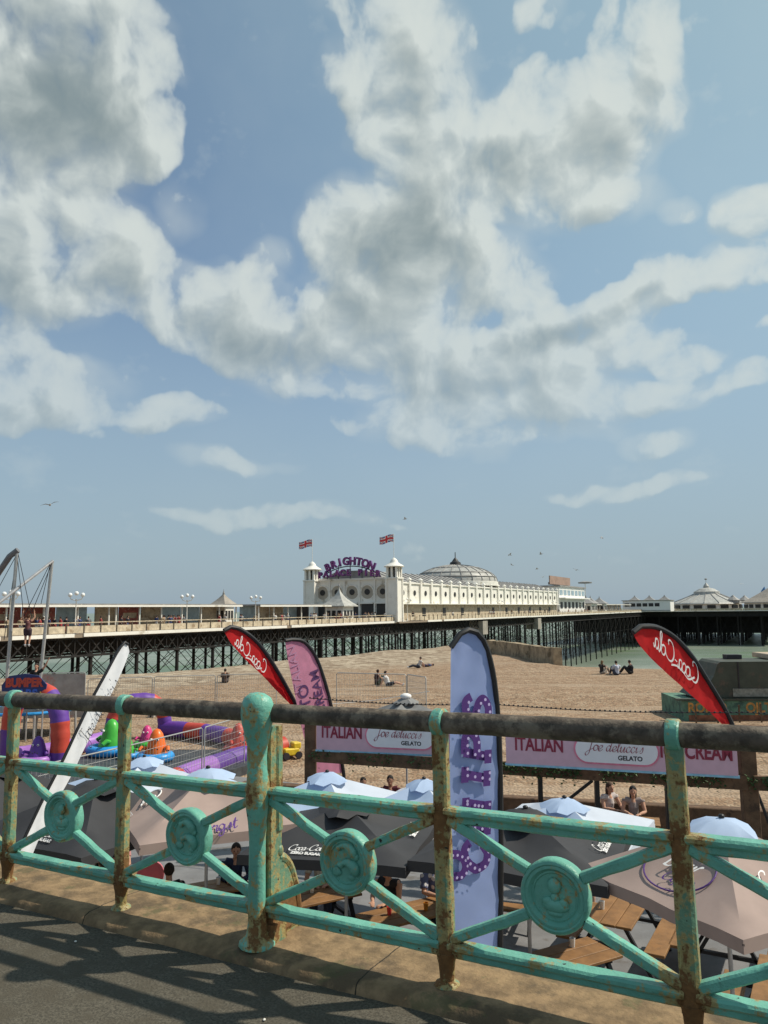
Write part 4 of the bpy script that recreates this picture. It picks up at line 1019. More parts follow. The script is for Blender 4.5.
# lilac, centre: bulb-dotted letters
Y = 8.5
t = feather('tall lilac feather flag with purple bulb dotted letters reading CHIPS', Y, [(451,648),(450.5,690),(450,740),(448,800),(445,870),(440,948)], [(459,635),(470,631),(482,641),(491,670),(496,710),(498.5,760),(499.5,840),(499,948)], m_lcloth, .032, foot=(1.28,8.55,0), billow=.012)
GL = {'C': [[(.62,.78),(.45,.97),(.2,.9),(.05,.6),(.05,.4),(.2,.08),(.45,.02),(.62,.22)]],
      'H': [[(.05,0),(.05,1)],[(.6,0),(.6,1)],[(.05,.5),(.6,.5)],[(-.06,0),(.16,0)],[(-.06,1),(.16,1)],[(.49,0),(.71,0)],[(.49,1),(.71,1)]],
      'I': [[(.2,0),(.2,1)],[(.04,0),(.36,0)],[(.04,1),(.36,1)]],
      'P': [[(.08,0),(.08,1)],[(.08,1),(.4,1),(.58,.86),(.58,.66),(.4,.5),(.08,.5)],[(-.05,0),(.22,0)]],
      'S': [[(.56,.76),(.42,.97),(.2,.97),(.06,.78),(.14,.58),(.46,.42),(.58,.22),(.44,.02),(.2,.02),(.04,.22)]],
      'O': [[(.32,1),(.1,.85),(.03,.5),(.1,.15),(.32,0),(.54,.15),(.61,.5),(.54,.85),(.32,1)]]}
ADV = {'C':.82,'H':.92,'I':.56,'P':.78,'S':.78,'O':.85}
def bulb_letters(word, M, h, parent, ys=1.0):
    x = 0; W_ = sum(ADV[c_] for c_ in word)
    for c_ in word:
        mb = MB(); dots = MB(); z = 0
        for st in GL[c_]:
            P = [Vector((p[0]*.84+x-W_/2 + (p[1]-.5)*.12, (p[1]-.5)*ys, 0)) for p in st]
            P = catmull(P, 5) if len(P) > 2 else [P[0].lerp(P[1], k/6) for k in range(7)]
            for a, b in zip(P, P[1:]):
                d = (b-a).normalized(); nn = Vector((-d.y, d.x, 0))*.098; e = d*.03; z += .0015
                mb.add([M @ ((q_ + Vector((0,0,z)))*h) for q_ in (a-nn-e, a+nn-e, b+nn+e, b-nn+e)], [(0,1,2,3)])
            acc_ = 0
            for a, b in zip(P, P[1:]):
                acc_ += (b-a).length
                if acc_ > .13:
                    acc_ = 0; dots.add([M @ ((b + Vector((.034*math.cos(t_), .034*math.sin(t_), .12)))*h) for t_ in [k*math.pi/4 for k in range(8)]], [tuple(range(8))])
        l_ = mb.build('bulb_letter', m_plet, parent); dots.build('bulb_dots', bpy.data.materials.get('pale_bulb_dots') or mat('pale_bulb_dots', (.50,.43,.70)), l_)
        x += ADV[c_]
M, L = fmat(475, 872, 476, 682, Y, .035); bulb_letters('CHIPS', M, L/3.95, t, .60)
M, L = fmat(454, 878, 455, 838, Y, .035); bulb_letters('O', M, .44, t, .60)

# ------------------------------------------------------------------ cafe terrace: parasols, tables
m_tan = mat('tan_parasol_cloth', (.40,.30,.265), rough=.8, var=.08, vscale=1.5, trans=.12); m_blk = mat('black_parasol_cloth', (.033,.033,.037), rough=.7, var=.15, vscale=1.5)
m_sky = mat('pale_blue_parasol_cloth', (.46,.58,.78), rough=.8, var=.05, vscale=1.5, trans=.2); m_skyl = mat('blue_white_parasol_cloth', (.62,.68,.78), rough=.8, var=.05, vscale=2, trans=.2)
m_alu = mat('pale_pole', (.45,.45,.46), rough=.4, metal=.3)
def parasol(label, c, ang, half, ze, za, mats, logos=None, group='square parasols over the cafe tables'):
    """mats: cloth of the four panels in turn (left front, near, right, far) + cap; ang: direction of the left front edge"""
    t = thing('patio_parasol', label, 'parasol', (c[0], c[1], 0), ang, group)
    U = Vector((1,0,0)); W = Vector((0,1,0)); ap = Vector((0,0,za))
    cs = [Vector((-half,-half,ze)), Vector((half,-half,ze)), Vector((half,half,ze)), Vector((-half,half,ze))]
    mb = MB(); ms = []; n = 8
    for k in range(4):
        # panel k between corner k-? : 0: y=-half side (left front), 1: x=+half (near), 2: y=+half, 3: x=-half
        a, b = cs[k], cs[(k+1) % 4]; mb.slot(k)
        def P(i, j):
            f = i/n; e = a.lerp(b, j/n); p = ap.lerp(e, f); sag = -.085*half*math.sin(math.pi*f)*(1 - abs(2*j/n-1)) ; p.z += sag + (.012*math.sin(j*2.1+k) if 0 < j < n else 0)*f; return p
        for i in range(n):
            for j in range(n):
                q_ = [P(i,j),P(i,j+1),P(i+1,j+1),P(i+1,j)]
                mb.add(q_ if i else q_[1:], [(0,1,2,3)] if i else [(0,1,2)])
        dn = [P(n,j) + Vector((0,0,-.13)) + (P(n,j)-ap)*.006 for j in range(n+1)]; tp = [P(n,j) for j in range(n+1)]
        for j in range(n): mb.add([tp[j],tp[j+1],dn[j+1],dn[j]], [(0,1,2,3)])
    cn = mb.build('canopy', mats[:4], t, smooth=True)
    mb = MB(); r_ = half*.33; zc = za - .01
    prof_ = []
    for i in range(16):
        a = 2*math.pi*i/16; rr_ = r_*(1 + .12*math.cos(4*a)); prof_.append(Vector((rr_*math.cos(a), rr_*math.sin(a), zc - .10 + .022*math.cos(8*a))))
    top = Vector((0,0,zc+.06)); md = [p.lerp(top, .5) + Vector((0,0,.03)) for p in prof_]
    mb.add(prof_ + md, [(i,(i+1)%16,16+(i+1)%16,16+i) for i in range(16)]); mb.add(md+[top], [(i,(i+1)%16,16) for i in range(16)])
    mb.build('vent_cap', mats[4], t, smooth=True)
    MB().ell((0,0,zc+.07), (.04,.04,.03), n=8, m=5).build('finial', m_blackm, t, smooth=True)
    MB().tube([(0,0,0),(0,0,za-.02)], .026, 10).build('pole', m_alu, t, smooth=True)
    MB().box((0,0,.05), (.6,.6,.1)).build('base', m_blackm, t, bevel=.02)
    for cc in cs: MB().bar((0,0,za-.12), cc+Vector((0,0,-.05)), .02, .02).build('rib', m_blackm, t)
    for (k, kind, f, off, sz) in (logos or []):
        a, b = cs[k], cs[(k+1) % 4]; ctr = ap.lerp(a.lerp(b, .5+off), f); ctr.z += -.085*half*math.sin(math.pi*f)*(1-2*abs(off))*.3; x = (b-a).normalized(); y = (ap-a.lerp(b,.5)).normalized()
        nrm = x.cross(y); M = frame(ctr + nrm*.012, x, y)
        if kind == 'coke':
            script('logo_script', 'Coca-Cola', sz/4.4, M, m_wlet, cn, nib=.075, swash=False); text('small_lettering', 'ZERO SUGAR', sz*.13, M @ Matrix.Translation((0,-sz*.15,0)), m_wlet, cn, bold=.004)
        elif kind == 'swirl':
            for q_ in range(3): MB().tube([M @ Vector((sz*(.1+.1*q_)*math.cos(a_)-sz*.1*q_, sz*.5*(.2+.1*q_)*math.sin(a_)+q_*.08, 0)) for a_ in [k_*.35 for k_ in range(15)]], .012, 5).build('logo_swirl', m_wlet, cn)
            text('small_lettering', 'COFFEE', sz*.16, M @ Matrix.Translation((0,-sz*.4,0)), m_wlet, cn)
        elif kind == 'brew':
            MB().tube([M @ Vector((sz*.62*math.cos(a_), sz*.46*math.sin(a_), 0)) for a_ in [k_*math.pi/18 for k_ in range(36)]], .01, 5, closed=True).build('logo_ring', m_plet, cn)
            script('logo_script', 'Brew', sz*.34, M @ Matrix.Translation((.02,.06,.01)), m_wlet, cn, nib=.08); script('logo_script', 'Coffee', sz*.22, M @ Matrix.Translation((.12,-sz*.22,.01)), m_plet, cn, nib=.07)
        elif kind == 'berg':
            MB().tube([M @ Vector((sz*.16*math.cos(a_)-sz*.3, sz*.14*math.sin(a_)+.05, 0)) for a_ in [k_*math.pi/9 for k_ in range(18)]], .012, 5, closed=True).build('logo_ring', m_wlet, cn)
            script('logo_script', 'Co', sz*.2, M @ Matrix.Translation((-sz*.3,.05,.01)), m_wlet, cn, nib=.08); script('logo_script', 'Bergst', sz*.26, M @ Matrix.Translation((.1,-sz*.26,.01)), m_plet, cn, nib=.07)
    return t
TA = [m_tan, m_tan, m_sky, m_sky, m_sky]; BK = [m_blk]*5; SK = [m_sky, m_skyl, m_sky, m_skyl, m_sky]
A1 = math.atan2(-.894, .447)
parasol('tan and blue square parasol with white swirl logo, left of the main post', (-2.85,12.7), A1, 1.23, 2.33, 2.98, TA, [(0,'swirl',.72,-.22,.7),(1,'berg',.72,-.15,1.0)])
parasol('tan and blue square parasol with a ringed purple logo, rightmost', (4.03,9.68), A1, 1.23, 2.25, 2.93, TA, [(0,'brew',.6,.0,.75),(1,'coke',.62,.1,1.0)])
parasol('black square parasol with white script, right behind the main post', (-.62,12.05), R(-15), 1.2, 2.15, 2.62, BK, [(0,'coke',.83,-.12,.55),(1,'coke',.8,.1,.5)])
parasol('black square parasol with white script, right of the lilac flag', (1.95,11.3), R(-24), 1.28, 2.22, 2.66, BK, [(0,'coke',.82,-.3,.55),(1,'coke',.78,.05,.6)])
parasol('black square parasol with white script under the white leaning flag', (-4.7,12.9), R(-30), 1.3, 2.15, 2.78, BK, [(0,'coke',.82,.1,.6),(1,'coke',.8,.0,.55)])
parasol('black square parasol cut by the left edge of the view', (-7.0,14.6), R(-30), 1.3, 2.1, 2.7, BK, [(0,'coke',.82,.1,.6)])
parasol('pale blue square parasol, farthest left, below the orange bumper car', (-5.0,16.4), R(-50), 1.15, 2.0, 2.5, SK)
parasol('pale blue square parasol below the left end of the pink board', (-1.1,14.7), R(-28), 1.15, 2.0, 2.5, SK)
parasol('pale blue square parasol directly left of the lilac flag', (.68,14.6), R(-28), 1.0, 1.95, 2.38, SK)
parasol('pale blue square parasol between the lilac flag and the two women', (2.86,12.9), R(-30), 1.15, 2.0, 2.42, SK)

TBL = None
def table(x, y, a, lab):
    global TBL
    if TBL is None:
        t = TBL = thing('picnic_table', lab, 'table', (x,y,0), a, 'picnic tables on the cafe terrace')
        for k in (-.24, 0, .24): MB().box((0, k, .745), (1.6, .225, .04)).build('table_board', m_timber_l, t, bevel=.006)
        for sgn in (-1, 1):
            MB().box((0, sgn*.66, .45), (1.6, .30, .045)).build('bench_seat', m_timber_l, t, bevel=.006)
        for sx in (-.62, .62):
            mb = MB(); mb.bar((sx,-.66,.40),(sx,.66,.40), .06,.05); mb.bar((sx,-.3,.70),(sx,.3,.70), .06,.05); mb.bar((sx,-.2,.72),(sx,-.62,0), .06,.05); mb.bar((sx,.2,.72),(sx,.62,0), .06,.05)
            mb.build('leg_frame', m_blackm, t)
        return t
    t = copy_tree(TBL); t.location = (x,y,0); t.rotation_euler = (0,0,a); t['label'] = lab; return t
table(2.35,11.2, R(28), 'picnic table under the black parasol right of the lilac flag')
table(3.7,13.0, R(60), 'picnic table in the sun left of the rightmost tan parasol')
table(.35,12.9, R(30), 'picnic table in front of the floral shirt, beside the lilac flag')
table(-1.3,13.6, R(30), 'picnic table under the black parasol behind the main post')
table(5.0,10.4, R(60), 'picnic table under the rightmost tan parasol')
table(5.3,12.6, R(60), 'picnic table beyond the rightmost tan parasol')
table(-3.2,14.0, R(28), 'picnic table under the left tan parasol')
table(-5.3,14.5, R(28), 'picnic table under the black parasol by the white flag')
table(-6.2,15.6, R(28), 'picnic table at the far left of the terrace')
table(2.0,14.6, R(-20), 'picnic table behind the pale blue parasol')
table(5.3,18.1, R(-17), 'picnic table where the two long haired women sit')
table(.1,19.6, R(-17), 'picnic table where the two dark haired diners sit')
m_cup = mat('white_cup', (.75,.74,.72), rough=.4, var=.02); m_amber = mat('amber_drink', (.45,.18,.03), rough=.2, var=.05); m_redc = mat('red_cup', (.55,.04,.04), rough=.4, var=.02)
for k, (tx, ty, dx_, dy_, lab_, m_) in enumerate(((2.35,11.2,.4,.1,'white paper cup on the table under the right black parasol',m_cup),(3.7,13.0,-.3,.12,'white paper cup at one end of the sunlit table',m_cup),(3.7,13.0,.35,-.1,'amber drink glass on the sunlit table',m_amber),(.35,12.9,.2,-.15,'amber drink glass before the floral shirt',m_amber),(.35,12.9,-.35,.1,'red paper cup before the floral shirt',m_redc),(-1.3,13.6,.1,.1,'white paper cup on the table behind the main post',m_cup),(5.0,10.4,-.2,-.1,'red paper cup under the rightmost tan parasol',m_redc),(-3.2,14.0,.3,0,'white paper cup under the left tan parasol',m_cup))):
    ca, sa = math.cos(R(40)), math.sin(R(40)); o = MB().lathe([(0,0),(.03,0),(.042,.12),(.036,.12),(.028,.02),(0,.02)], n=12).build('drink_cup', m_, smooth=True)
    o.location = (tx + dx_*ca - dy_*sa, ty + dx_*sa + dy_*ca, .766); tag(o, lab_, 'cup')
# low timber planter wall along the terrace edge
mb = MB(); mb.bar((-4,22.0,.42), (12,17.6,.42), .3, .84); o = mb.build('timber_planter', m_timber, None, bevel=.02)
tag(o, 'long low dark timber planter edging the terrace towards the beach', 'planter')
t = thing('pink_chair', 'pink plastic chair with a rounded back below the left tan parasol', 'chair', (-4.15,14.2,0), R(200))
mb = MB(); mb.prism([(.24*math.cos(a), .27*math.sin(a)) for a in [k*math.pi/12 for k in range(24)]], .03, Matrix.Translation((0,-.22,.86)) @ Matrix.Rotation(R(80),4,'X')); mb.build('backrest', mat('pink_plastic', (.75,.22,.27), rough=.35, var=.05), t, bevel=.01)
MB().box((0,0,.45), (.44,.44,.04)).build('seat', bpy.data.materials['pink_plastic'], t, bevel=.01)
for sx in (-.19,.19):
    for sy in (-.19,.19): MB().tube([(sx,sy,.44),(sx*1.15,sy*1.15,0)], .015, 6).build('leg', m_blackm, t)

# ------------------------------------------------------------------ beach: inflatables, fences, rigs, hut, groyne
def gz(x, y): return beach_z(x, y)
def fix(px_, py_, z=None, D=None):
    """point on the beach seen at this place in the photograph"""
    z_ = .2
    for _ in range(6): p = atz(px_, py_, z_); z_ = gz(p.x, p.y)
    return Vector((p.x, p.y, z_))
m_pur = mat('purple_vinyl', (.12,.04,.30), rough=.5, var=.08, spec=.5); m_orr = mat('red_vinyl', (.52,.06,.035), rough=.5, var=.08, spec=.5); m_lil = mat('lilac_vinyl', (.36,.16,.52), rough=.4, var=.08)
def seg_tube(name, pts, r, parent, seg=1.0, n=14, mats=None):
    P = catmull(pts, 8); mb = MB(); ln = 0; mats = mats or [m_pur, m_orr]
    # cross-section rings
    k = len(P); ring = []; ref = None
    for i, p in enumerate(P):
        d = (P[min(i+1,k-1)] - P[max(i-1,0)]).normalized()
        if ref is None: ref = Vector((0,0,1)) if abs(d.z) < .9 else Vector((0,1,0))
        sd = d.cross(ref).normalized(); u = sd.cross(d).normalized(); ref = u
        rr_ = r*(.97 + .03*math.cos(i*1.7)); ring.append([p + sd*math.cos(t)*rr_ + u*math.sin(t)*rr_ for t in [2*math.pi*j/n for j in range(n)]])
    for i in range(k-1):
        mb.slot(int(ln/seg) % len(mats)); ln += (P[i+1]-P[i]).length
        mb.add(ring[i]+ring[i+1], [(j,(j+1)%n,n+(j+1)%n,n+j) for j in range(n)])
    mb.add(ring[0], [tuple(range(n))]); mb.add(ring[-1], [tuple(range(n))])
    return mb.build(name, mats, parent, smooth=True)
ar = thing('inflatable_arena', 'purple and red inflatable bumper car arena with two arches on the beach', 'inflatable')
def up(p, h): return Vector((p.x, p.y, p.z+h))
a0, a1 = fix(9,759), fix(59,766)
seg_tube('arch', [up(a0,0),up(a0,1.1),up(a0.lerp(a1,.06),1.9),up(a0.lerp(a1,.3),2.5),up(a0.lerp(a1,.7),2.5),up(a0.lerp(a1,.94),1.9),up(a1,1.1),up(a1,0)], .34, ar, 1.0)
b0, b1 = fix(112,742), fix(164,737)
seg_tube('arch', [up(b0,0),up(b0,.7),up(b0.lerp(b1,.08),1.2),up(b0.lerp(b1,.3),1.55),up(b0.lerp(b1,.7),1.55),up(b0.lerp(b1,.92),1.2),up(b1,.7),up(b1,0)], .30, ar, .9)
cs_ = {k: fix(*k) for k in ((20,775),(108,750),(122,737),(166,736),(243,752),(290,757),(150,805),(-60,800))}
seg_tube('side_tube', [up(b1,.35), up(fix(205,741),.35), up(fix(246,750),.35)], .34, ar, 1.1)
seg_tube('side_tube', [up(fix(284,756),.35), up(fix(230,770),.35), up(fix(150,800),.35)], .36, ar, 1.6, mats=[m_orr, m_pur, m_lil])
seg_tube('side_tube', [up(fix(16,764),.3), up(fix(62,757),.3), up(fix(112,745),.3)], .32, ar, 3.0, mats=[m_lil, m_lil])
mp_ = [fix(15,772), fix(60,763), fix(112,748), fix(164,741), fix(246,755), fix(276,762), fix(150,806), fix(-40,812)]
mb = MB(); mb.v = [Vector((p.x,p.y,max(q_.z for q_ in mp_)+.0)) for p in mp_]; 
zt_ = .16
mb = MB().prism([(p.x,p.y) for p in mp_], .4, Matrix.Translation((0,0,zt_-.14))); mb.build('arena_mat', mat('dark_arena_mat', (.05,.055,.06), rough=.6, var=.4, vscale=3), ar)
# sign at the arch top
t = thing('arcade_sign', 'small red and blue BUMPER CARS sign hung on the inflatable arch', 'sign'); c0 = up(a0.lerp(a1,.40), 2.72)
t.matrix_world = frame((c0.x, c0.y-.62, c0.z), (1,.05,0), (0,0,1))
MB().prism([(-.75,-.5),(.75,-.5),(.8,.1),(.5,.42),(0,.5),(-.55,.42),(-.8,.1)], .06, Matrix.Identity(4)).build('board', mat('navy_board', (.03,.04,.14)), t)
text('lettering', 'BUMPER', .42, Matrix.Translation((0,.17,.045)), m_orr, t, bold=.025, xs=.85); text('lettering', 'CARS', .40, Matrix.Translation((0,-.22,.045)), mat('cobalt_letters', (.05,.12,.5)), t, bold=.02)
MB().prism([(.12*math.cos(k*math.pi/5)*(1 if k % 2 else .45)+.62, .12*math.sin(k*math.pi/5)*(1 if k % 2 else .45)-.25) for k in range(10)], .02, Matrix.Translation((0,0,.05))).build('star', mat('yellow_star', (.7,.42,.03)), t)
# bumper cars shaped like little creatures
def bumper(px_, py_, mc, mring, lab, s=1.0, rz=0.0):
    p = fix(px_, py_); t = thing('bumper_car', lab, 'bumper car', (p.x, p.y, zt_+.06), rz, 'inflatable bumper cars')
    MB().tube([(.62*s*math.cos(a), .62*s*math.sin(a), .2*s) for a in [k*math.pi/12 for k in range(24)]], .2*s, 10, closed=True).build('bumper_ring', mring, t, smooth=True)
    MB().lathe([(.5*s,.05),(.52*s,.35*s),(.42*s,.6*s),(.34*s,.9*s),(.26*s,1.15*s),(.14*s,1.32*s),(0,1.38*s)], (0,.15*s,0), 16).build('hood', mc, t, smooth=True)
    for q_ in (-1, 1):
        e = MB().ell((q_*.14*s,-.2*s,.95*s), .06*s, n=10, m=7).build('eye', m_white2, t, smooth=True); MB().ell((q_*.15*s,-.25*s,.95*s), .03*s, n=8, m=6).build('pupil', m_ink, e, smooth=True)
        MB().tube([(q_*.4*s,0,.55*s),(q_*.58*s,-.15*s,.62*s),(q_*.62*s,-.3*s,.5*s)], .08*s, 8).build('arm', mc, t, smooth=True)
    for q_ in range(4): MB().ell(((q_-1.5)*.12*s,-.36*s,(.62-.05*(q_ % 2))*s), .035*s, n=7, m=5).build('spot', m_ink, t)
    return t
m_gr = mat('lime_green_vinyl', (.06,.42,.05), rough=.35, var=.08); m_bl = mat('azure_vinyl', (.03,.30,.72), rough=.35, var=.08); m_or = mat('orange_vinyl', (.80,.16,.02), rough=.35, var=.08); m_pk = mat('hot_pink_vinyl', (.65,.05,.22), rough=.35)
bumper(107,757, m_gr, m_bl, 'lime green bumper car with a blue ring, largest of them all', .95, R(-60))
bumper(155,768, m_or, m_bl, 'orange bumper car with big eyes and a blue ring', .82)
bumper(36,768, m_pur, m_lil, 'purple bumper car beside the right leg of the near arch', .68)
bumper(240,757, m_orr, m_orr, 'red bumper car at the right corner of the arena', .8, R(40))
bumper(146,746, m_pk, m_gr, 'pink and green bumper car under the far arch', .6)
bumper(128,762, m_gr, m_bl, 'small green bumper car beside the larger green one', .5, R(20))
p = fix(290,759); t = thing('sand_toy', 'bright yellow plastic toy truck on the shingle beside the arena', 'toy', p, R(30)); m_y = mat('yellow_plastic', (.72,.50,.03), rough=.4)
MB().box((0,0,.25), (.6,.45,.26)).build('body', m_y, t, bevel=.04); MB().box((.22,0,.46), (.3,.4,.22)).build('cab', m_y, t, bevel=.03)
for sx in (-.25,.25):
    for sy in (-.24,.24): MB().lathe([(.0,-.05),(.13,-.05),(.13,.05),(0,.05)], (sx,sy,.13), 12, Matrix.Rotation(R(90),3,'X')).build('wheel', m_ink, t)

# mesh fence panels
m_galv = mat('galvanised_steel', (.42,.42,.41), rough=.45, metal=.4, var=.1)
def panel(a, b, h, lab, cols=26, rows=8, wr=.0045, grp='wire mesh fence panels on the beach', screen=None):
    a, b = Vector(a), Vector(b); za, zb = gz(a.x,a.y), gz(b.x,b.y); t = thing('fence_panel', lab, 'fence panel', group=grp)
    A0, B0 = Vector((a.x,a.y,za)), Vector((b.x,b.y,zb)); Z = Vector((0,0,h))
    MB().tube([A0, A0+Z*.97, A0+Z+(B0-A0)*.02, B0+Z-(B0-A0)*.02, B0+Z*.97, B0], .022, 8).build('frame', m_galv, t, smooth=True)
    mb = MB(); lo = Vector((0,0,.15))
    for k in range(1, cols): q_ = A0.lerp(B0, k/cols); mb.tube([q_+lo, q_+Z], wr, 4)
    for k in range(rows): q_ = Z*(.1+.88*k/rows); mb.tube([A0+q_, B0+q_], wr, 4)
    mb.build('wire_mesh', m_galv, t)
    for q_ in (A0, B0): MB().box((q_.x,q_.y,q_.z+.06), (.2,.6,.13)).build('foot', m_stone, t, bevel=.01)
    if screen: 
        d = (B0-A0); nn = Vector((-d.y,d.x,0)).normalized()*.03
        mb = MB(); mb.add([A0+lo-nn, B0+lo-nn, B0+Z*.98-nn, A0+Z*.98-nn], [(0,1,2,3)]); mb.build('screen_sheet', screen, t)
    return t
def P2(px_, py_): p = fix(px_, py_); return (p.x, p.y)
panel((-8.9,19.2), (-7.3,22.2), 1.9, 'near wire fence panel in front of the arena, behind the white flag')
panel((-7.25,22.3), (-5.9,25.4), 1.9, 'near wire fence panel in front of the orange bumper car')
panel((-5.85,25.5), (-5.0,27.9), 1.9, 'near wire fence panel ending at the red bumper car')
FX = [(-15.6,39),(-12.4,39.3),(-9.1,39.6),(-5.8,40),]
m_screen = mat('grey_pink_screen', (.36,.32,.30), rough=.9, var=.2, vscale=1.2, trans=.3, dirt=(.45,.25,.22), dirt_amt=.2)
panel((-17.6,38.4), (-14.7,38.4), 2.3, 'far fence panel covered with a worn grey screen sheet', screen=m_screen)
panel((-14.6,38.5), (-11.6,39.0), 1.95, 'far wire fence panel right of the grey screen'); panel((-11.5,39.0), (-8.6,39.6), 1.95, 'far wire fence panel below the seated lone figure'); panel((-8.5,39.6), (-5.6,40.2), 1.95, 'far wire fence panel behind the left red flag')
panel((-2.35,37.5), (.95,36.4), 2.2, 'lone wire fence panel left of the lilac flag, before the seated pair'); panel((1.0,36.4), (1.75,34.2), 2.2, 'short turned fence panel beside the lone one')
t = thing('rope_line', 'pale slack rope running across the shingle by the lone fence panel', 'rope'); MB().tube(catmull([(-2.8,36.0,1.25),(-.6,35.6,1.45),(1.9,34.4,1.95)], 8), .016, 5).build('rope', m_white2, t)

# bungee trampoline rig at the left edge
Yb_ = 33.0
bg_ = thing('bungee_trampoline', 'bungee trampoline rig of thin leaning steel poles at the left edge', 'trampoline')
def at3(x, y, Y=Yb_): return aty(x, y, Y)
def toz(p, q_): d = q_-p; k = (gz(q_.x,q_.y)-p.z)/d.z; return p + d*k
for (tx, ty, bx, by, dY) in ((17,551,6,690,0),(52,562,41,672,1.2),(-40,560,-52,690,3.5)):
    a = at3(tx,ty,Yb_+dY); MB().tube([a, toz(a, at3(bx,by,Yb_+dY))], .075, 8).build('pole', m_galv, bg_, smooth=True)
MB().tube([at3(53,561,Yb_+1.2), at3(-30,625,Yb_-1.5)], .07, 8).build('boom', m_alu, bg_, smooth=True)
MB().tube([at3(18,550), at3(10,556), at3(-30,615,Yb_+2)], .13, 8).build('boom', mat('grey_boom', (.16,.16,.17), rough=.4), bg_, smooth=True)
for (x0,y0,x1,y1) in ((17,553,24,618),(18,553,32,618),(52,563,32,612),(50,564,24,616),(17,554,4,640),(17,554,-8,600),(50,565,41,604)):
    MB().tube([at3(x0,y0), at3(x1,y1)], .014, 5).build('cable', m_blackm, bg_)
cb = fix(20,742); cb.y = 34.5; cb.x = -15.6; zb_ = gz(cb.x, cb.y)
MB().tube([(cb.x+2.0*math.cos(a), cb.y+2.0*math.sin(a), zb_+1.1) for a in [k*math.pi/12 for k in range(24)]], .07, 8, closed=True).build('bed_frame', m_bl, bg_)
MB().lathe([(0,0),(1.95,0),(1.95,.03),(0,.03)], (cb.x,cb.y,zb_+1.08), 24).build('bed', m_blackm, bg_)
for k in range(6): a = k*math.pi/3; MB().tube([(cb.x+2*math.cos(a), cb.y+2*math.sin(a), zb_+1.1), (cb.x+2.05*math.cos(a), cb.y+2.05*math.sin(a), zb_)], .05, 6).build('leg', m_galv, bg_)
# bumper-side platform for the attendant
t = thing('attendant_platform', 'small dark steel platform hidden behind the inflatable arch', 'platform', (-14.35, 32.2, gz(-14.35,32.2)))
MB().box((0,0,1.45), (1.1,.9,.08)).build('deck', m_blackm, t)
for sx in (-.5,.5):
    for sy in (-.4,.4): MB().tube([(sx,sy,1.42),(sx,sy,0)], .03, 6).build('leg', m_galv, t)

# green hut on the right
hx, hy = 13.75, 36.0; hz = gz(hx,hy)
ht = thing('beach_hut', 'green painted wooden stall with a dark sloping tarpaulin and worn orange lettering', 'hut', (hx, hy, hz), R(-4))
m_hg = mat('faded_green_boards', (.10,.20,.14), rough=.8, var=.3, vscale=3, dirt=(.05,.10,.08), dirt_amt=.3); m_tarp = mat('dark_green_tarpaulin', (.055,.062,.045), rough=.6, var=.25, vscale=1.2, dirt=(.10,.075,.055), dirt_amt=.25)
MB().box((4.4,2.0,.45), (9.0,3.6,.9)).build('wall', m_hg, ht)
MB().box((4.3,.3,.96), (9.4,.4,.08)).build('counter', m_tarp, ht)
mb = MB(); mb.prism([(.35,1.02),(.85,1.5),(1.2,2.0),(1.4,2.55),(1.55,2.65),(8.9,2.65),(8.9,1.02)], 2.6, Matrix.Translation((.2,1.7,0)) @ Matrix.Rotation(R(90),4,'X')); mb.build('tarpaulin', m_tarp, ht)
for k in range(4): MB().box((2.5+k*1.9,.385,1.85), (.05,.04,1.6)).build('batten', m_ink, ht)
MB().box((5.5,.37,1.25), (6.6,.03,.36)).build('clear_panel', mat('grimy_window', (.22,.22,.19), rough=.4, var=.3), ht)
MB().box((6.6,2.6,2.79), (4.4,2.0,.24)).build('roof_box', mat('beige_roof_felt', (.48,.38,.28), rough=.9), ht, bevel=.03)
mb = MB().box((3.0,2.4,2.76),(.7,.6,.2)); mb.build('roof_clutter', m_ink, ht)
m_ol = mat('rusty_orange_letters', (.50,.24,.06), var=.3, vscale=8)
text('lettering', 'ROEEO', .60, Matrix.Translation((.95,.19,.58)) @ Matrix.Rotation(R(90),4,'X'), m_ol, ht, bold=.02, xs=.9) 
text('lettering', 'OJLTEO', .60, Matrix.Translation((3.6,.19,.58)) @ Matrix.Rotation(R(90),4,'X'), m_ol, ht, bold=.02, xs=.9)
MB().box((4.4,.187,.14), (8.6,.02,.26)).build('skirting_boards', mat('rusty_red_boards', (.22,.09,.05), var=.4, vscale=3, rough=.8), ht)
for k in range(9): MB().box((.2+k*.95,-.5,.4), (.06,.06,.8+.1*(k % 2))).build('stake', m_timber, ht)

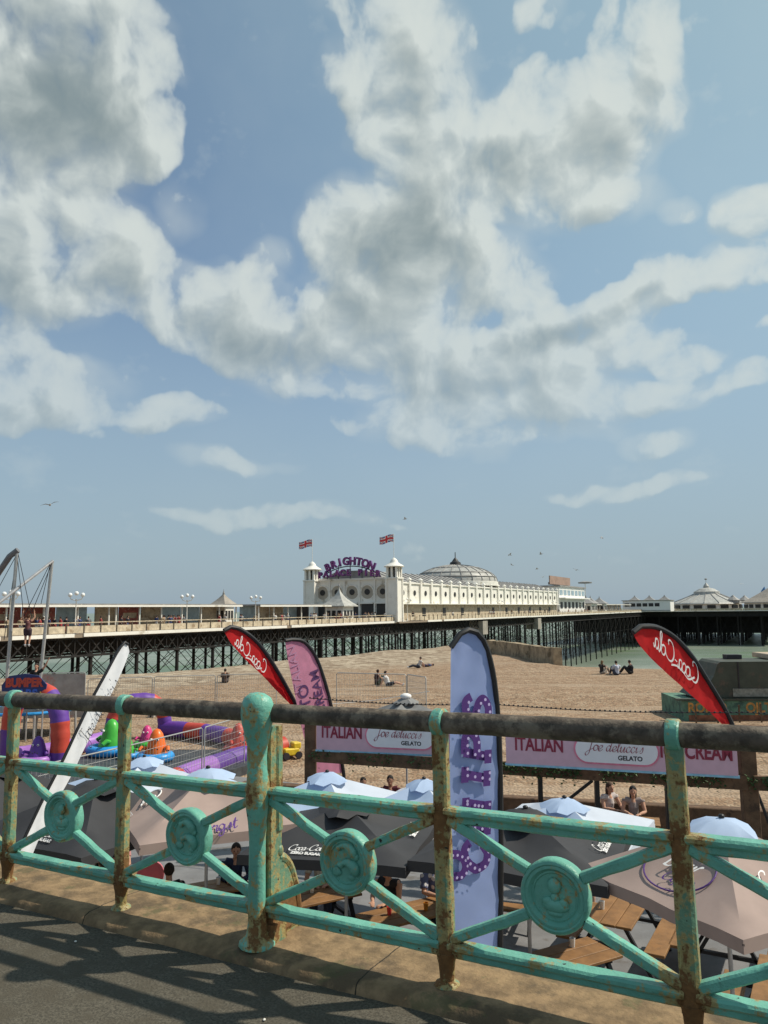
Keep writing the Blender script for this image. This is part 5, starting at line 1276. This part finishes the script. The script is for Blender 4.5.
# groyne
m_conc = mat('groyne_concrete', (.34,.265,.175), rough=.95, var=.3, vscale=1.5, bump=.03, bscale=3, dirt=(.13,.10,.06), dirt_amt=.35, dscale=.6)
gp = [Vector((15.4,70.0,0)), Vector((14.9,72.5,0)), Vector((13.2,84,0)), Vector((12.0,90,0))]
gp2 = [Vector((15.4,70.0,0)), Vector((12.6,69.2,0)), Vector((10.4,72,0)), Vector((9.4,78,0))]
mb = MB()
P = catmull(gp, 6)
for a, b in zip(P, P[1:]): mb.bar((a.x,a.y,.15), (b.x,b.y,.15), .8, 3.6)
mb.v = [p + mnoise.noise_vector(p*.9)*.12 for p in mb.v]
o = mb.build('groyne_wall', m_conc); tag(o, 'curved worn concrete groyne at the end of the beach by the pier', 'wall')
for k, (bx, by, sc_, lb) in enumerate(((549,661,.55,'pale boulder at the foot of the groyne end'), (560,663,.5,'dark flat boulder right of the pale one by the groyne'))):
    p = fix(bx, by+3); o = MB().ell((0,0,sc_*.35), (sc_, sc_*.7, sc_*(.75 if k == 0 else .35)), n=9, m=6); o.v = [q_ + mnoise.noise_vector(q_*2.3)*.2 for q_ in o.v]
    o = o.build('boulder', mat('pale_boulder', (.45,.42,.36)) if k == 0 else m_ink); o.location = p; tag(o, lb, 'boulder')
p = fix(661,668); t = thing('marker_board', 'small yellow marker board standing at the water edge behind the red flag', 'sign', p); MB().box((0,0,.9), (1.3,.06,1.3)).build('board', m_y, t); MB().box((0,.06,.5), (.1,.06,1.0)).build('post', m_timber, t)
# grey parasol behind the boards
parasol('grey parasol with a white knob beyond the left pink board', (.55,21.8), R(20), 1.05, 2.55, 3.05, [mat('grey_parasol_cloth', (.20,.20,.20), rough=.8)]*5)
MB().ell((.55,21.8,3.12), (.16,.16,.09), n=12, m=7).build('white_knob', m_wlet, None, smooth=True)
kn = bpy.data.objects['white_knob']; gp_ = [o for o in bpy.data.objects if o.get('label','').startswith('grey parasol')][0]; kn.location = (0,0,0); kn.data.transform(Matrix.Rotation(-R(20),4,'Z') @ Matrix.Translation((-.55,-21.8,0))); kn.parent = gp_

# gulls
G_ = None
for k, (gx, gy, D_, s_) in enumerate(((50,505,55,1.0),(405,519,120,1),(510,555,150,1.2),(541,554,150,1.2),(512,565,160,1.2),(537,569,150,1.1),(543,577,170,1.2),(576,570,150,1.2),(602,538,140,1.2),(741,84+500,200,1.2))):
    p = aty(gx, gy, D_)
    if G_ is None:
        G_ = thing('gull', 'white gull with grey spread wings gliding, largest, high above the bungee poles', 'bird', group='gulls over the pier')
        mb = MB(); mb.ell((0,0,0), (.07,.26,.07), n=8, m=7); mb.ell((0,.24,.04), (.04,.06,.04), n=7, m=5); mb.tube([(0,.28,.04),(0,.36,.02)], [.018,.004], 5)
        for sg_ in (-1, 1):
            mb.add([(sg_*.04,.12,.03),(sg_*.3,.16,.14),(sg_*.68,.02,.10),(sg_*.30,-.02,.13),(sg_*.04,-.1,.03)], [(0,1,2,3,4)]); mb.add([(sg_*.04,.12,.015),(sg_*.3,.16,.12),(sg_*.68,.02,.095),(sg_*.30,-.02,.115),(sg_*.04,-.1,.015)], [(0,1,2,3,4)])
        mb.add([(-.03,-.24,0),(.03,-.24,0),(.08,-.36,0),(-.08,-.36,0)], [(0,1,2,3)])
        mb.build('body', mat('gull_plumage', (.42,.42,.42)), G_); o = G_
    else:
        o = copy_tree(G_); o['label'] = 'tiny distant gull gliding high over the pier arcade' if k < 9 else 'tiny distant gull gliding over the pier head'
        if k == 9: o['group'] = 'gulls over the pier head'
        elif k == 1: o['label'] = 'small lone gull just right of the right arcade flag'; 
        else: o['group'] = 'distant gulls over the arcade'
    o.location = p; o.scale = (s_,)*3; o.rotation_euler = (rnd.uniform(-.3,.3), rnd.uniform(-.4,.4), rnd.uniform(0,6))

# ------------------------------------------------------------------ people
def remesh(mb, name, m, parent, vox, sm=2):
    me = bpy.data.meshes.new(name); me.from_pydata([tuple(p) for p in mb.v], [], mb.f)
    o = bpy.data.objects.new(name, me); col.objects.link(o)
    md = o.modifiers.new('r', 'REMESH'); md.mode = 'VOXEL'; md.voxel_size = vox; md.use_smooth_shade = True
    if sm: s2 = o.modifiers.new('s', 'SMOOTH'); s2.iterations = sm; s2.factor = .5
    bpy.context.view_layer.update()
    nm = bpy.data.meshes.new_from_object(o.evaluated_get(bpy.context.evaluated_depsgraph_get()))
    o.modifiers.clear(); o.data = nm; nm.name = name; bpy.data.meshes.remove(me)
    nm.materials.clear(); nm.materials.append(m)
    for p in nm.polygons: p.use_smooth = True
    if parent is not None: o.parent = parent
    return o
POSE = {
 # pelvis, chest, neck, head, then per side (shoulder, elbow, wrist, hip, knee, ankle, toe); x right, y forward, z up
 'stand': dict(pel=(0,0,.95), che=(0,.0,1.28), nec=(0,.0,1.47), hea=(0,.03,1.62), S=(.19,0,1.42), E=(.24,-.02,1.13), W=(.25,.08,.88), H=(.10,0,.90), K=(.11,.02,.50), A=(.11,0,.08), T=(.12,.16,.03)),
 'walk': dict(pel=(0,0,.95), che=(0,.02,1.28), nec=(0,.03,1.47), hea=(0,.06,1.62), S=(.19,.02,1.42), E=(.24,-.1,1.16), W=(.22,.06,.92), H=(.10,0,.90), K=(.11,.14,.52), A=(.11,.12,.09), T=(.12,.28,.05), E2=(.24,.1,1.15), W2=(.22,.28,.98), K2=(.10,-.04,.50), A2=(.10,-.30,.13), T2=(.11,-.16,.03)),
 'chair': dict(pel=(0,0,.55), che=(0,.04,.90), nec=(0,.07,1.08), hea=(0,.12,1.23), S=(.19,.06,1.03), E=(.25,.18,.80), W=(.12,.40,.80), H=(.10,.02,.52), K=(.12,.43,.52), A=(.12,.42,.09), T=(.12,.58,.03)),
 'ground': dict(pel=(0,0,.13), che=(0,-.02,.46), nec=(0,.03,.64), hea=(0,.08,.79), S=(.19,.0,.59), E=(.24,.16,.40), W=(.12,.38,.42), H=(.10,.04,.11), K=(.13,.42,.48), A=(.12,.70,.09), T=(.12,.84,.04)),
 'lean': dict(pel=(0,0,.13), che=(0,-.12,.45), nec=(0,-.15,.63), hea=(0,-.13,.79), S=(.19,-.14,.58), E=(.26,-.34,.36), W=(.28,-.42,.06), H=(.10,.04,.11), K=(.12,.50,.22), A=(.13,.90,.10), T=(.14,1.0,.14)),
 'lie': dict(pel=(0,0,.13), che=(0,-.36,.15), nec=(0,-.55,.15), hea=(0,-.71,.17), S=(.19,-.5,.14), E=(.3,-.3,.12), W=(.2,-.1,.2), H=(.10,.06,.12), K=(.12,.46,.32), A=(.12,.82,.09), T=(.12,.92,.16)),
 'hang': dict(pel=(0,0,.75), che=(0,.02,1.02), nec=(0,.03,1.18), hea=(0,.06,1.31), S=(.15,.02,1.12), E=(.26,.05,1.28), W=(.24,.06,1.5), H=(.08,0,.71), K=(.09,.06,.38), A=(.08,-.02,.06), T=(.08,.08,-.03)),
 'wave': dict(pel=(0,0,.95), che=(0,.0,1.28), nec=(0,.0,1.47), hea=(0,.03,1.62), S=(.19,0,1.42), E=(.24,-.02,1.13), W=(.25,.08,.88), H=(.10,0,.90), K=(.11,.02,.50), A=(.11,0,.08), T=(.12,.16,.03), E2=(.34,.05,1.6), W2=(.48,.1,1.86)),
}
SKIN = {}
def cmat(pre, c, **k):
    nm = pre + '_%02x%02x%02x' % tuple(int(v*255) for v in c)
    return bpy.data.materials.get(nm) or mat(nm, c, rough=.8, var=.08, vscale=9, **k)
def person(label, loc, rz, pose='stand', top=(.1,.1,.1), bottom=(.05,.06,.1), hair=(.03,.02,.015), skin=(.50,.28,.19), sleeve=.5, legs=1.0, vox=.011, long_hair=False, scale=1.0, group=None, shoes=(.6,.6,.6), hat=None, topmat=None, lying=False):
    p = POSE[pose]; t = thing('person', label, 'person', loc, rz, group); t.scale = (scale,)*3
    g_ = lambda k, s: Vector((p.get(k + ('2' if s < 0 and k + '2' in p else ''), p.get(k))[0]*s, *p.get(k + ('2' if s < 0 and k + '2' in p else ''), p.get(k))[1:]))
    pel, che, nec, hea = (Vector(p[k]) for k in ('pel','che','nec','hea'))
    spine = (che-pel).normalized(); sm_ = vox < .02
    mb = MB()
    mb.tube([pel-spine*.07, pel, pel.lerp(che,.5), che, che.lerp(nec,.65), nec], [.10,.135,.115,.145,.11,.05], 12, flat=.72)
    hd = (hea-nec).normalized()
    mb.tube([nec-hd*.05, hea], [.056,.05], 10)
    mb.ell(hea + Vector((0,.0,.01)), (.077,.095,.112), n=14, m=10)
    fwd = Vector((0,1,0)) if not pose == 'lie' else Vector((0,0,1))
    if sm_:
        mb.ell(hea + fwd*.098 + Vector((0,0,-.01)), (.014,.02,.024), n=8, m=6)
        mb.ell(hea + fwd*.07 + Vector((0,0,-.07)), (.045,.035,.03), n=8, m=6)
        for s in (-1, 1): mb.ell(hea + Vector((s*.08,-.005,0)), (.012,.022,.03), n=8, m=6)
    for s in (-1, 1):
        S, E, W, H, K, A, T = (g_(k, s) for k in 'SEWHKAT')
        mb.tube([che.lerp(nec,.5), S], [.07,.062], 10); mb.tube([S, S.lerp(E,.4), E, E.lerp(W,.35), W], [.058,.05,.041,.041,.028], 10)
        d = (W-E).normalized(); hx_ = d.cross(Vector((0,0,1)) if abs(d.z) < .9 else Vector((0,1,0))).normalized(); pc = W + d*.05
        Mh = Matrix((hx_, d, hx_.cross(d))).transposed(); mb.ell(pc, (.04,.055,.018), Mh, n=10, m=7)
        if vox < .03:
            for fi in range(4):
                o_ = pc + d*.045 + hx_*(.03-.02*fi); L_f = (.062,.072,.068,.052)[fi]; nn = hx_.cross(d)
                mb.tube([o_-d*.02, o_ + d*L_f*.5, o_ + d*L_f*.85 - nn*.02, o_ + d*L_f - nn*.036], [.0095,.009,.0085,.007], 6)
            o_ = pc + hx_*.035*s; mb.tube([pc - d*.02 + hx_*.02*s, o_ + d*.005 + hx_*.018*s, o_ + d*.04 + hx_*.024*s], [.012,.011,.009], 6)
        mb.tube([pel.lerp(H,.6), H, H.lerp(K,.4), K, K.lerp(A,.3), A], [.10,.092,.078,.055,.052,.036], 12)
        mb.tube([A, A.lerp(T,.4) + Vector((0,0,-.01)), T], [.038,.036,.028], 8)
    remesh(mb, 'body', skin if not isinstance(skin, tuple) else cmat('skin', skin), t, vox, 2 if sm_ else 1)
    v2 = max(vox, .013); g2 = .016 if sm_ else .03
    mb = MB(); mb.tube([pel-spine*.06, pel, pel.lerp(che,.5), che, che.lerp(nec,.62)], [.125+g2,.138+g2,.122+g2,.147+g2,.10+g2], 14, flat=.74)
    for s in (-1, 1):
        S, E, W = (g_(k, s) for k in 'SEW'); mb.tube([che.lerp(nec,.45), S], [.075+g2*.7,.066+g2*.6], 10)
        if sleeve > 0: mb.tube([S, S.lerp(E, min(1, sleeve*1.0))] + ([E.lerp(W, min(.92, sleeve-1))] if sleeve > 1 else []), [.062+g2*.6, .058+g2*.4] + ([.044+g2*.3] if sleeve > 1 else []), 10)
    remesh(mb, 'top', topmat or cmat('cloth', top), t, v2, 1)
    mb = MB(); mb.tube([pel-spine*.08, pel+spine*.05], [.135+g2,.132+g2], 14, flat=.78)
    for s in (-1, 1):
        H, K, A = (g_(k, s) for k in 'HKA'); e = H.lerp(K, min(1, legs*2)) if legs < .5 else K
        pts = [pel.lerp(H,.6), H, H.lerp(K,.45) if legs >= .5 else H.lerp(e,.5), e]; rr_ = [.105+g2,.098+g2,.084+g2,.066+g2*.8]
        if legs >= .95: pts += [K.lerp(A,.5), K.lerp(A,.94)]; rr_ += [.06+g2*.5,.05+g2*.5]
        mb.tube(pts, rr_, 12)
    remesh(mb, 'trousers' if legs > .9 else 'shorts', cmat('cloth', bottom), t, v2, 1)
    mb = MB(); c_ = hea + Vector((0,-.016,.03)) if not lying else hea + Vector((0,-.04,.0))
    mb.ell(c_, (.088,.102,.105), n=14, m=10)
    if long_hair: mb.ell(hea + Vector((0,-.06,-.07)), (.085,.06,.16), n=12, m=8); mb.ell(hea + Vector((0,-.085,-.2)), (.08,.045,.14), n=12, m=8)
    if hat is None:
        # trim the face out of the hair
        h_ = mb; h_.v = [q_ if not (q_.y - hea.y > .045 and q_.z - hea.z < .045) else Vector((q_.x, hea.y+.045, q_.z)) for q_ in h_.v]
        h_.build('hair', cmat('hair', hair), t, smooth=True, autosm=False)
    if sm_:
        for s in (-1, 1):
            MB().ell(hea + fwd*.088 + Vector((s*.031,0,.012)), (.012,.008,.008), n=8, m=6).build('eye', m_ink, t)
        MB().ell(hea + fwd*.093 + Vector((0,0,-.052)), (.024,.008,.006), n=8, m=5).build('mouth', cmat('lips', (.35,.10,.09)), t)
    if vox < .03:
        for s in (-1, 1):
            A, T = g_('A', s), g_('T', s); mb = MB(); mb.tube([A+(A-T)*.25+Vector((0,0,-.035)), A+Vector((0,0,-.02)), A.lerp(T,.5)+Vector((0,0,-.005)), T], [.04,.047,.044,.034], 10)
            mb.build('shoe', cmat('shoe', shoes), t, smooth=True)
    return t
# floral fabric
m_fl = bpy.data.materials.new('floral_print'); m_fl.use_nodes = True; q = N(m_fl.node_tree); b_ = m_fl.node_tree.nodes['Principled BSDF']
vo = q.new('ShaderNodeTexVoronoi'); vo.inputs['Scale'].default_value = 9; q.put(vo.inputs['Vector'], q.new('ShaderNodeTexCoord').outputs['Object'])
q.put(b_.inputs['Base Color'], q.mix(q.mr(vo.outputs['Distance'], .28, .36), (.62,.60,.60), (.10,.12,.22))); b_.inputs['Roughness'].default_value = .85

# cafe guests
person('man in a dark maroon shirt seated with his elbows on the table', (.1,20.25,0), R(172), 'chair', (.10,.02,.03), hair=(.012,.01,.01), skin=(.30,.16,.11))
person('person in a black top with short dark hair seated left of the maroon shirt', (-.62,20.45,0), R(190), 'chair', (.015,.015,.02), hair=(.02,.015,.012), skin=(.32,.18,.12), scale=.94)
person('woman with long brown hair and pale top seated left at the rear table', (5.28,19.2,0), R(205), 'chair', (.55,.48,.46), hair=(.06,.03,.018), sleeve=.25, long_hair=True)
person('woman with long black hair and dark top seated right at the rear table', (5.78,18.8,0), R(165), 'chair', (.30,.25,.24), hair=(.012,.01,.01), sleeve=.2, long_hair=True)
person('person in a blue and white floral shirt bending over a table', (.78,13.75,0), R(200), 'chair', topmat=m_fl, hair=(.03,.02,.015), bottom=(.03,.04,.08), sleeve=.8, scale=1.05)
person('person in a black sleeveless top leaning bare arms on a table', (.05,13.5,0), R(150), 'chair', (.02,.02,.025), sleeve=0, legs=.4)
person('person in a pink top seated under the black parasol by the white flag', (-5.15,15.35,0), R(190), 'chair', (.42,.20,.19), hair=(.12,.06,.03), long_hair=True)
person('person in a pale blue shirt seated left of the pink top', (-5.85,15.5,0), R(170), 'chair', (.40,.46,.56), hair=(.04,.025,.015))
person('person in a dark navy jacket seated under the left tan parasol', (-2.75,14.65,0), R(190), 'chair', (.02,.03,.07), sleeve=1.9)
person('person in black seated under the left tan parasol facing away', (-3.6,13.35,0), R(20), 'chair', (.02,.02,.02), sleeve=.6)
person('person in white trainers seated at the sunlit table beyond the disc', (3.75,14.9,0), R(150), 'chair', (.08,.08,.10), bottom=(.30,.32,.36), legs=.4, shoes=(.75,.75,.75), skin=(.55,.33,.24))
person('person in a dark red hooded top seated beside the pink chair', (-4.75,13.75,0), R(60), 'chair', (.16,.05,.05), sleeve=1.9, hair=(.05,.03,.02))
person('person in a dark green top seated behind the main post, in deep shade', (-1.9,14.3,0), R(170), 'chair', (.03,.06,.04), sleeve=.6)
person('person in a cream shirt seated behind the main post, right of the dark green top', (-1.2,14.45,0), R(185), 'chair', (.50,.46,.38), sleeve=.6, hair=(.10,.06,.03))
# on the beach
def bp_(px_, py_, *a, **k):
    p = fix(px_, py_); return p
def sitter(label, px_, py_, rz, pose, **k):
    p = fix(px_, py_); return person(label, p, rz, pose, vox=.022, **k)
sitter('lone figure in dark brown sitting on the shingle facing the pier', 225, 683, R(10), 'ground', top=(.07,.04,.03), bottom=(.05,.035,.03), sleeve=1.8, scale=1.08)
sitter('woman with dark hair in a dark top sitting left of the white shirt', 377, 685, R(-60), 'ground', top=(.06,.03,.03), bottom=(.04,.05,.03), hair=(.04,.02,.012), sleeve=.2, scale=1.12)
sitter('person in a white shirt leaning back with bare legs stretched out', 388, 686, R(-95), 'lean', top=(.70,.70,.70), bottom=(.03,.03,.04), legs=.4, sleeve=.6, scale=1.08)
sitter('person in a navy top lying on the shingle near the crest', 425, 667, R(110), 'lie', top=(.03,.04,.10), bottom=(.03,.03,.06), sleeve=1.5, lying=True)
sitter('person in dark trousers lying left of the navy top, half raised', 419, 668, R(100), 'lean', top=(.55,.52,.50), bottom=(.03,.03,.04))
sitter('long haired person in black, left of the beach trio', 602, 674, R(-50), 'ground', top=(.03,.025,.025), bottom=(.35,.3,.25), hair=(.16,.10,.05), long_hair=True, scale=1.1)
sitter('person in a pale blue shirt, middle of the beach trio', 617, 675, R(10), 'ground', top=(.48,.52,.62), bottom=(.05,.05,.07), sleeve=1.8, scale=1.15)
sitter('person in black, right of the beach trio', 631, 674, R(60), 'ground', top=(.015,.015,.02), bottom=(.02,.02,.02), sleeve=1.8, scale=1.12)
pz = aty(27, 645.5, 33.0); person('child with bare legs hanging in the bungee harness', (pz.x,pz.y,pz.z), R(15), 'hang', top=(.13,.05,.05), bottom=(.05,.03,.04), legs=.4, sleeve=0, vox=.018, scale=.92, hair=(.10,.04,.02))
person('attendant in a black shirt raising one bare arm beside the inflatable arch', (-14.35,32.2,gz(-14.35,32.2)+1.49), R(185), 'wave', top=(.015,.015,.015), bottom=(.02,.02,.02), vox=.018, sleeve=.5, scale=.98)
# strollers on the pier deck
prot = {}
def stroller(kind, s, y, rz, top, bottom, label, group):
    if kind not in prot:
        t = person(label, (0,0,0), 0, kind, top=(.2,.2,.2), bottom=(.1,.1,.1), vox=.045, sleeve=.9, group=group); prot[kind] = t
        for ch in t.children:
            for sl_ in ch.material_slots: m_ = sl_.material; sl_.link = 'OBJECT'; sl_.material = m_
    else: t = copy_tree(prot[kind]); t['label'] = label; t['group'] = group
    for ch in t.children:
        if ch.name.startswith('top'): ch.material_slots[0].material = cmat('cloth', top)
        if ch.name.startswith('trousers'): ch.material_slots[0].material = cmat('cloth', bottom)
    t.matrix_world = PM @ Matrix.Translation((s, y, DZ-.07)) @ Matrix.Rotation(rz, 4, 'Z')
cl = [((.02,.02,.03),'black'), ((.03,.05,.14),'navy'), ((.55,.53,.50),'white'), ((.32,.05,.05),'red'), ((.15,.15,.16),'grey'), ((.30,.22,.14),'tan')]
r5 = random.Random(8)
zones = [(2,14,14,'behind the balustrade near the first red shelter'), (14,36,20,'behind the balustrade along the middle shelter'), (38,76,30,'behind the balustrade before the arcade'), (84,180,16,'on the deck beside the arcade wall'), (185,300,22,'on the deck by the white two storey block')]
for s0, s1, n_, zl in zones:
    for k in range(n_):
        c_, cn_ = r5.choice(cl); s_ = r5.uniform(s0, s1); y_ = r5.uniform(.9, 3.2) if s_ < 78 or s_ > 232 else r5.uniform(.0, .35)
        stroller(r5.choice(('stand','walk','walk')), s_, y_, r5.uniform(0, 6.28), c_, r5.choice(cl)[0], 'tiny figure in %s %s' % (cn_, zl), 'strollers %s in %s' % (zl, cn_))
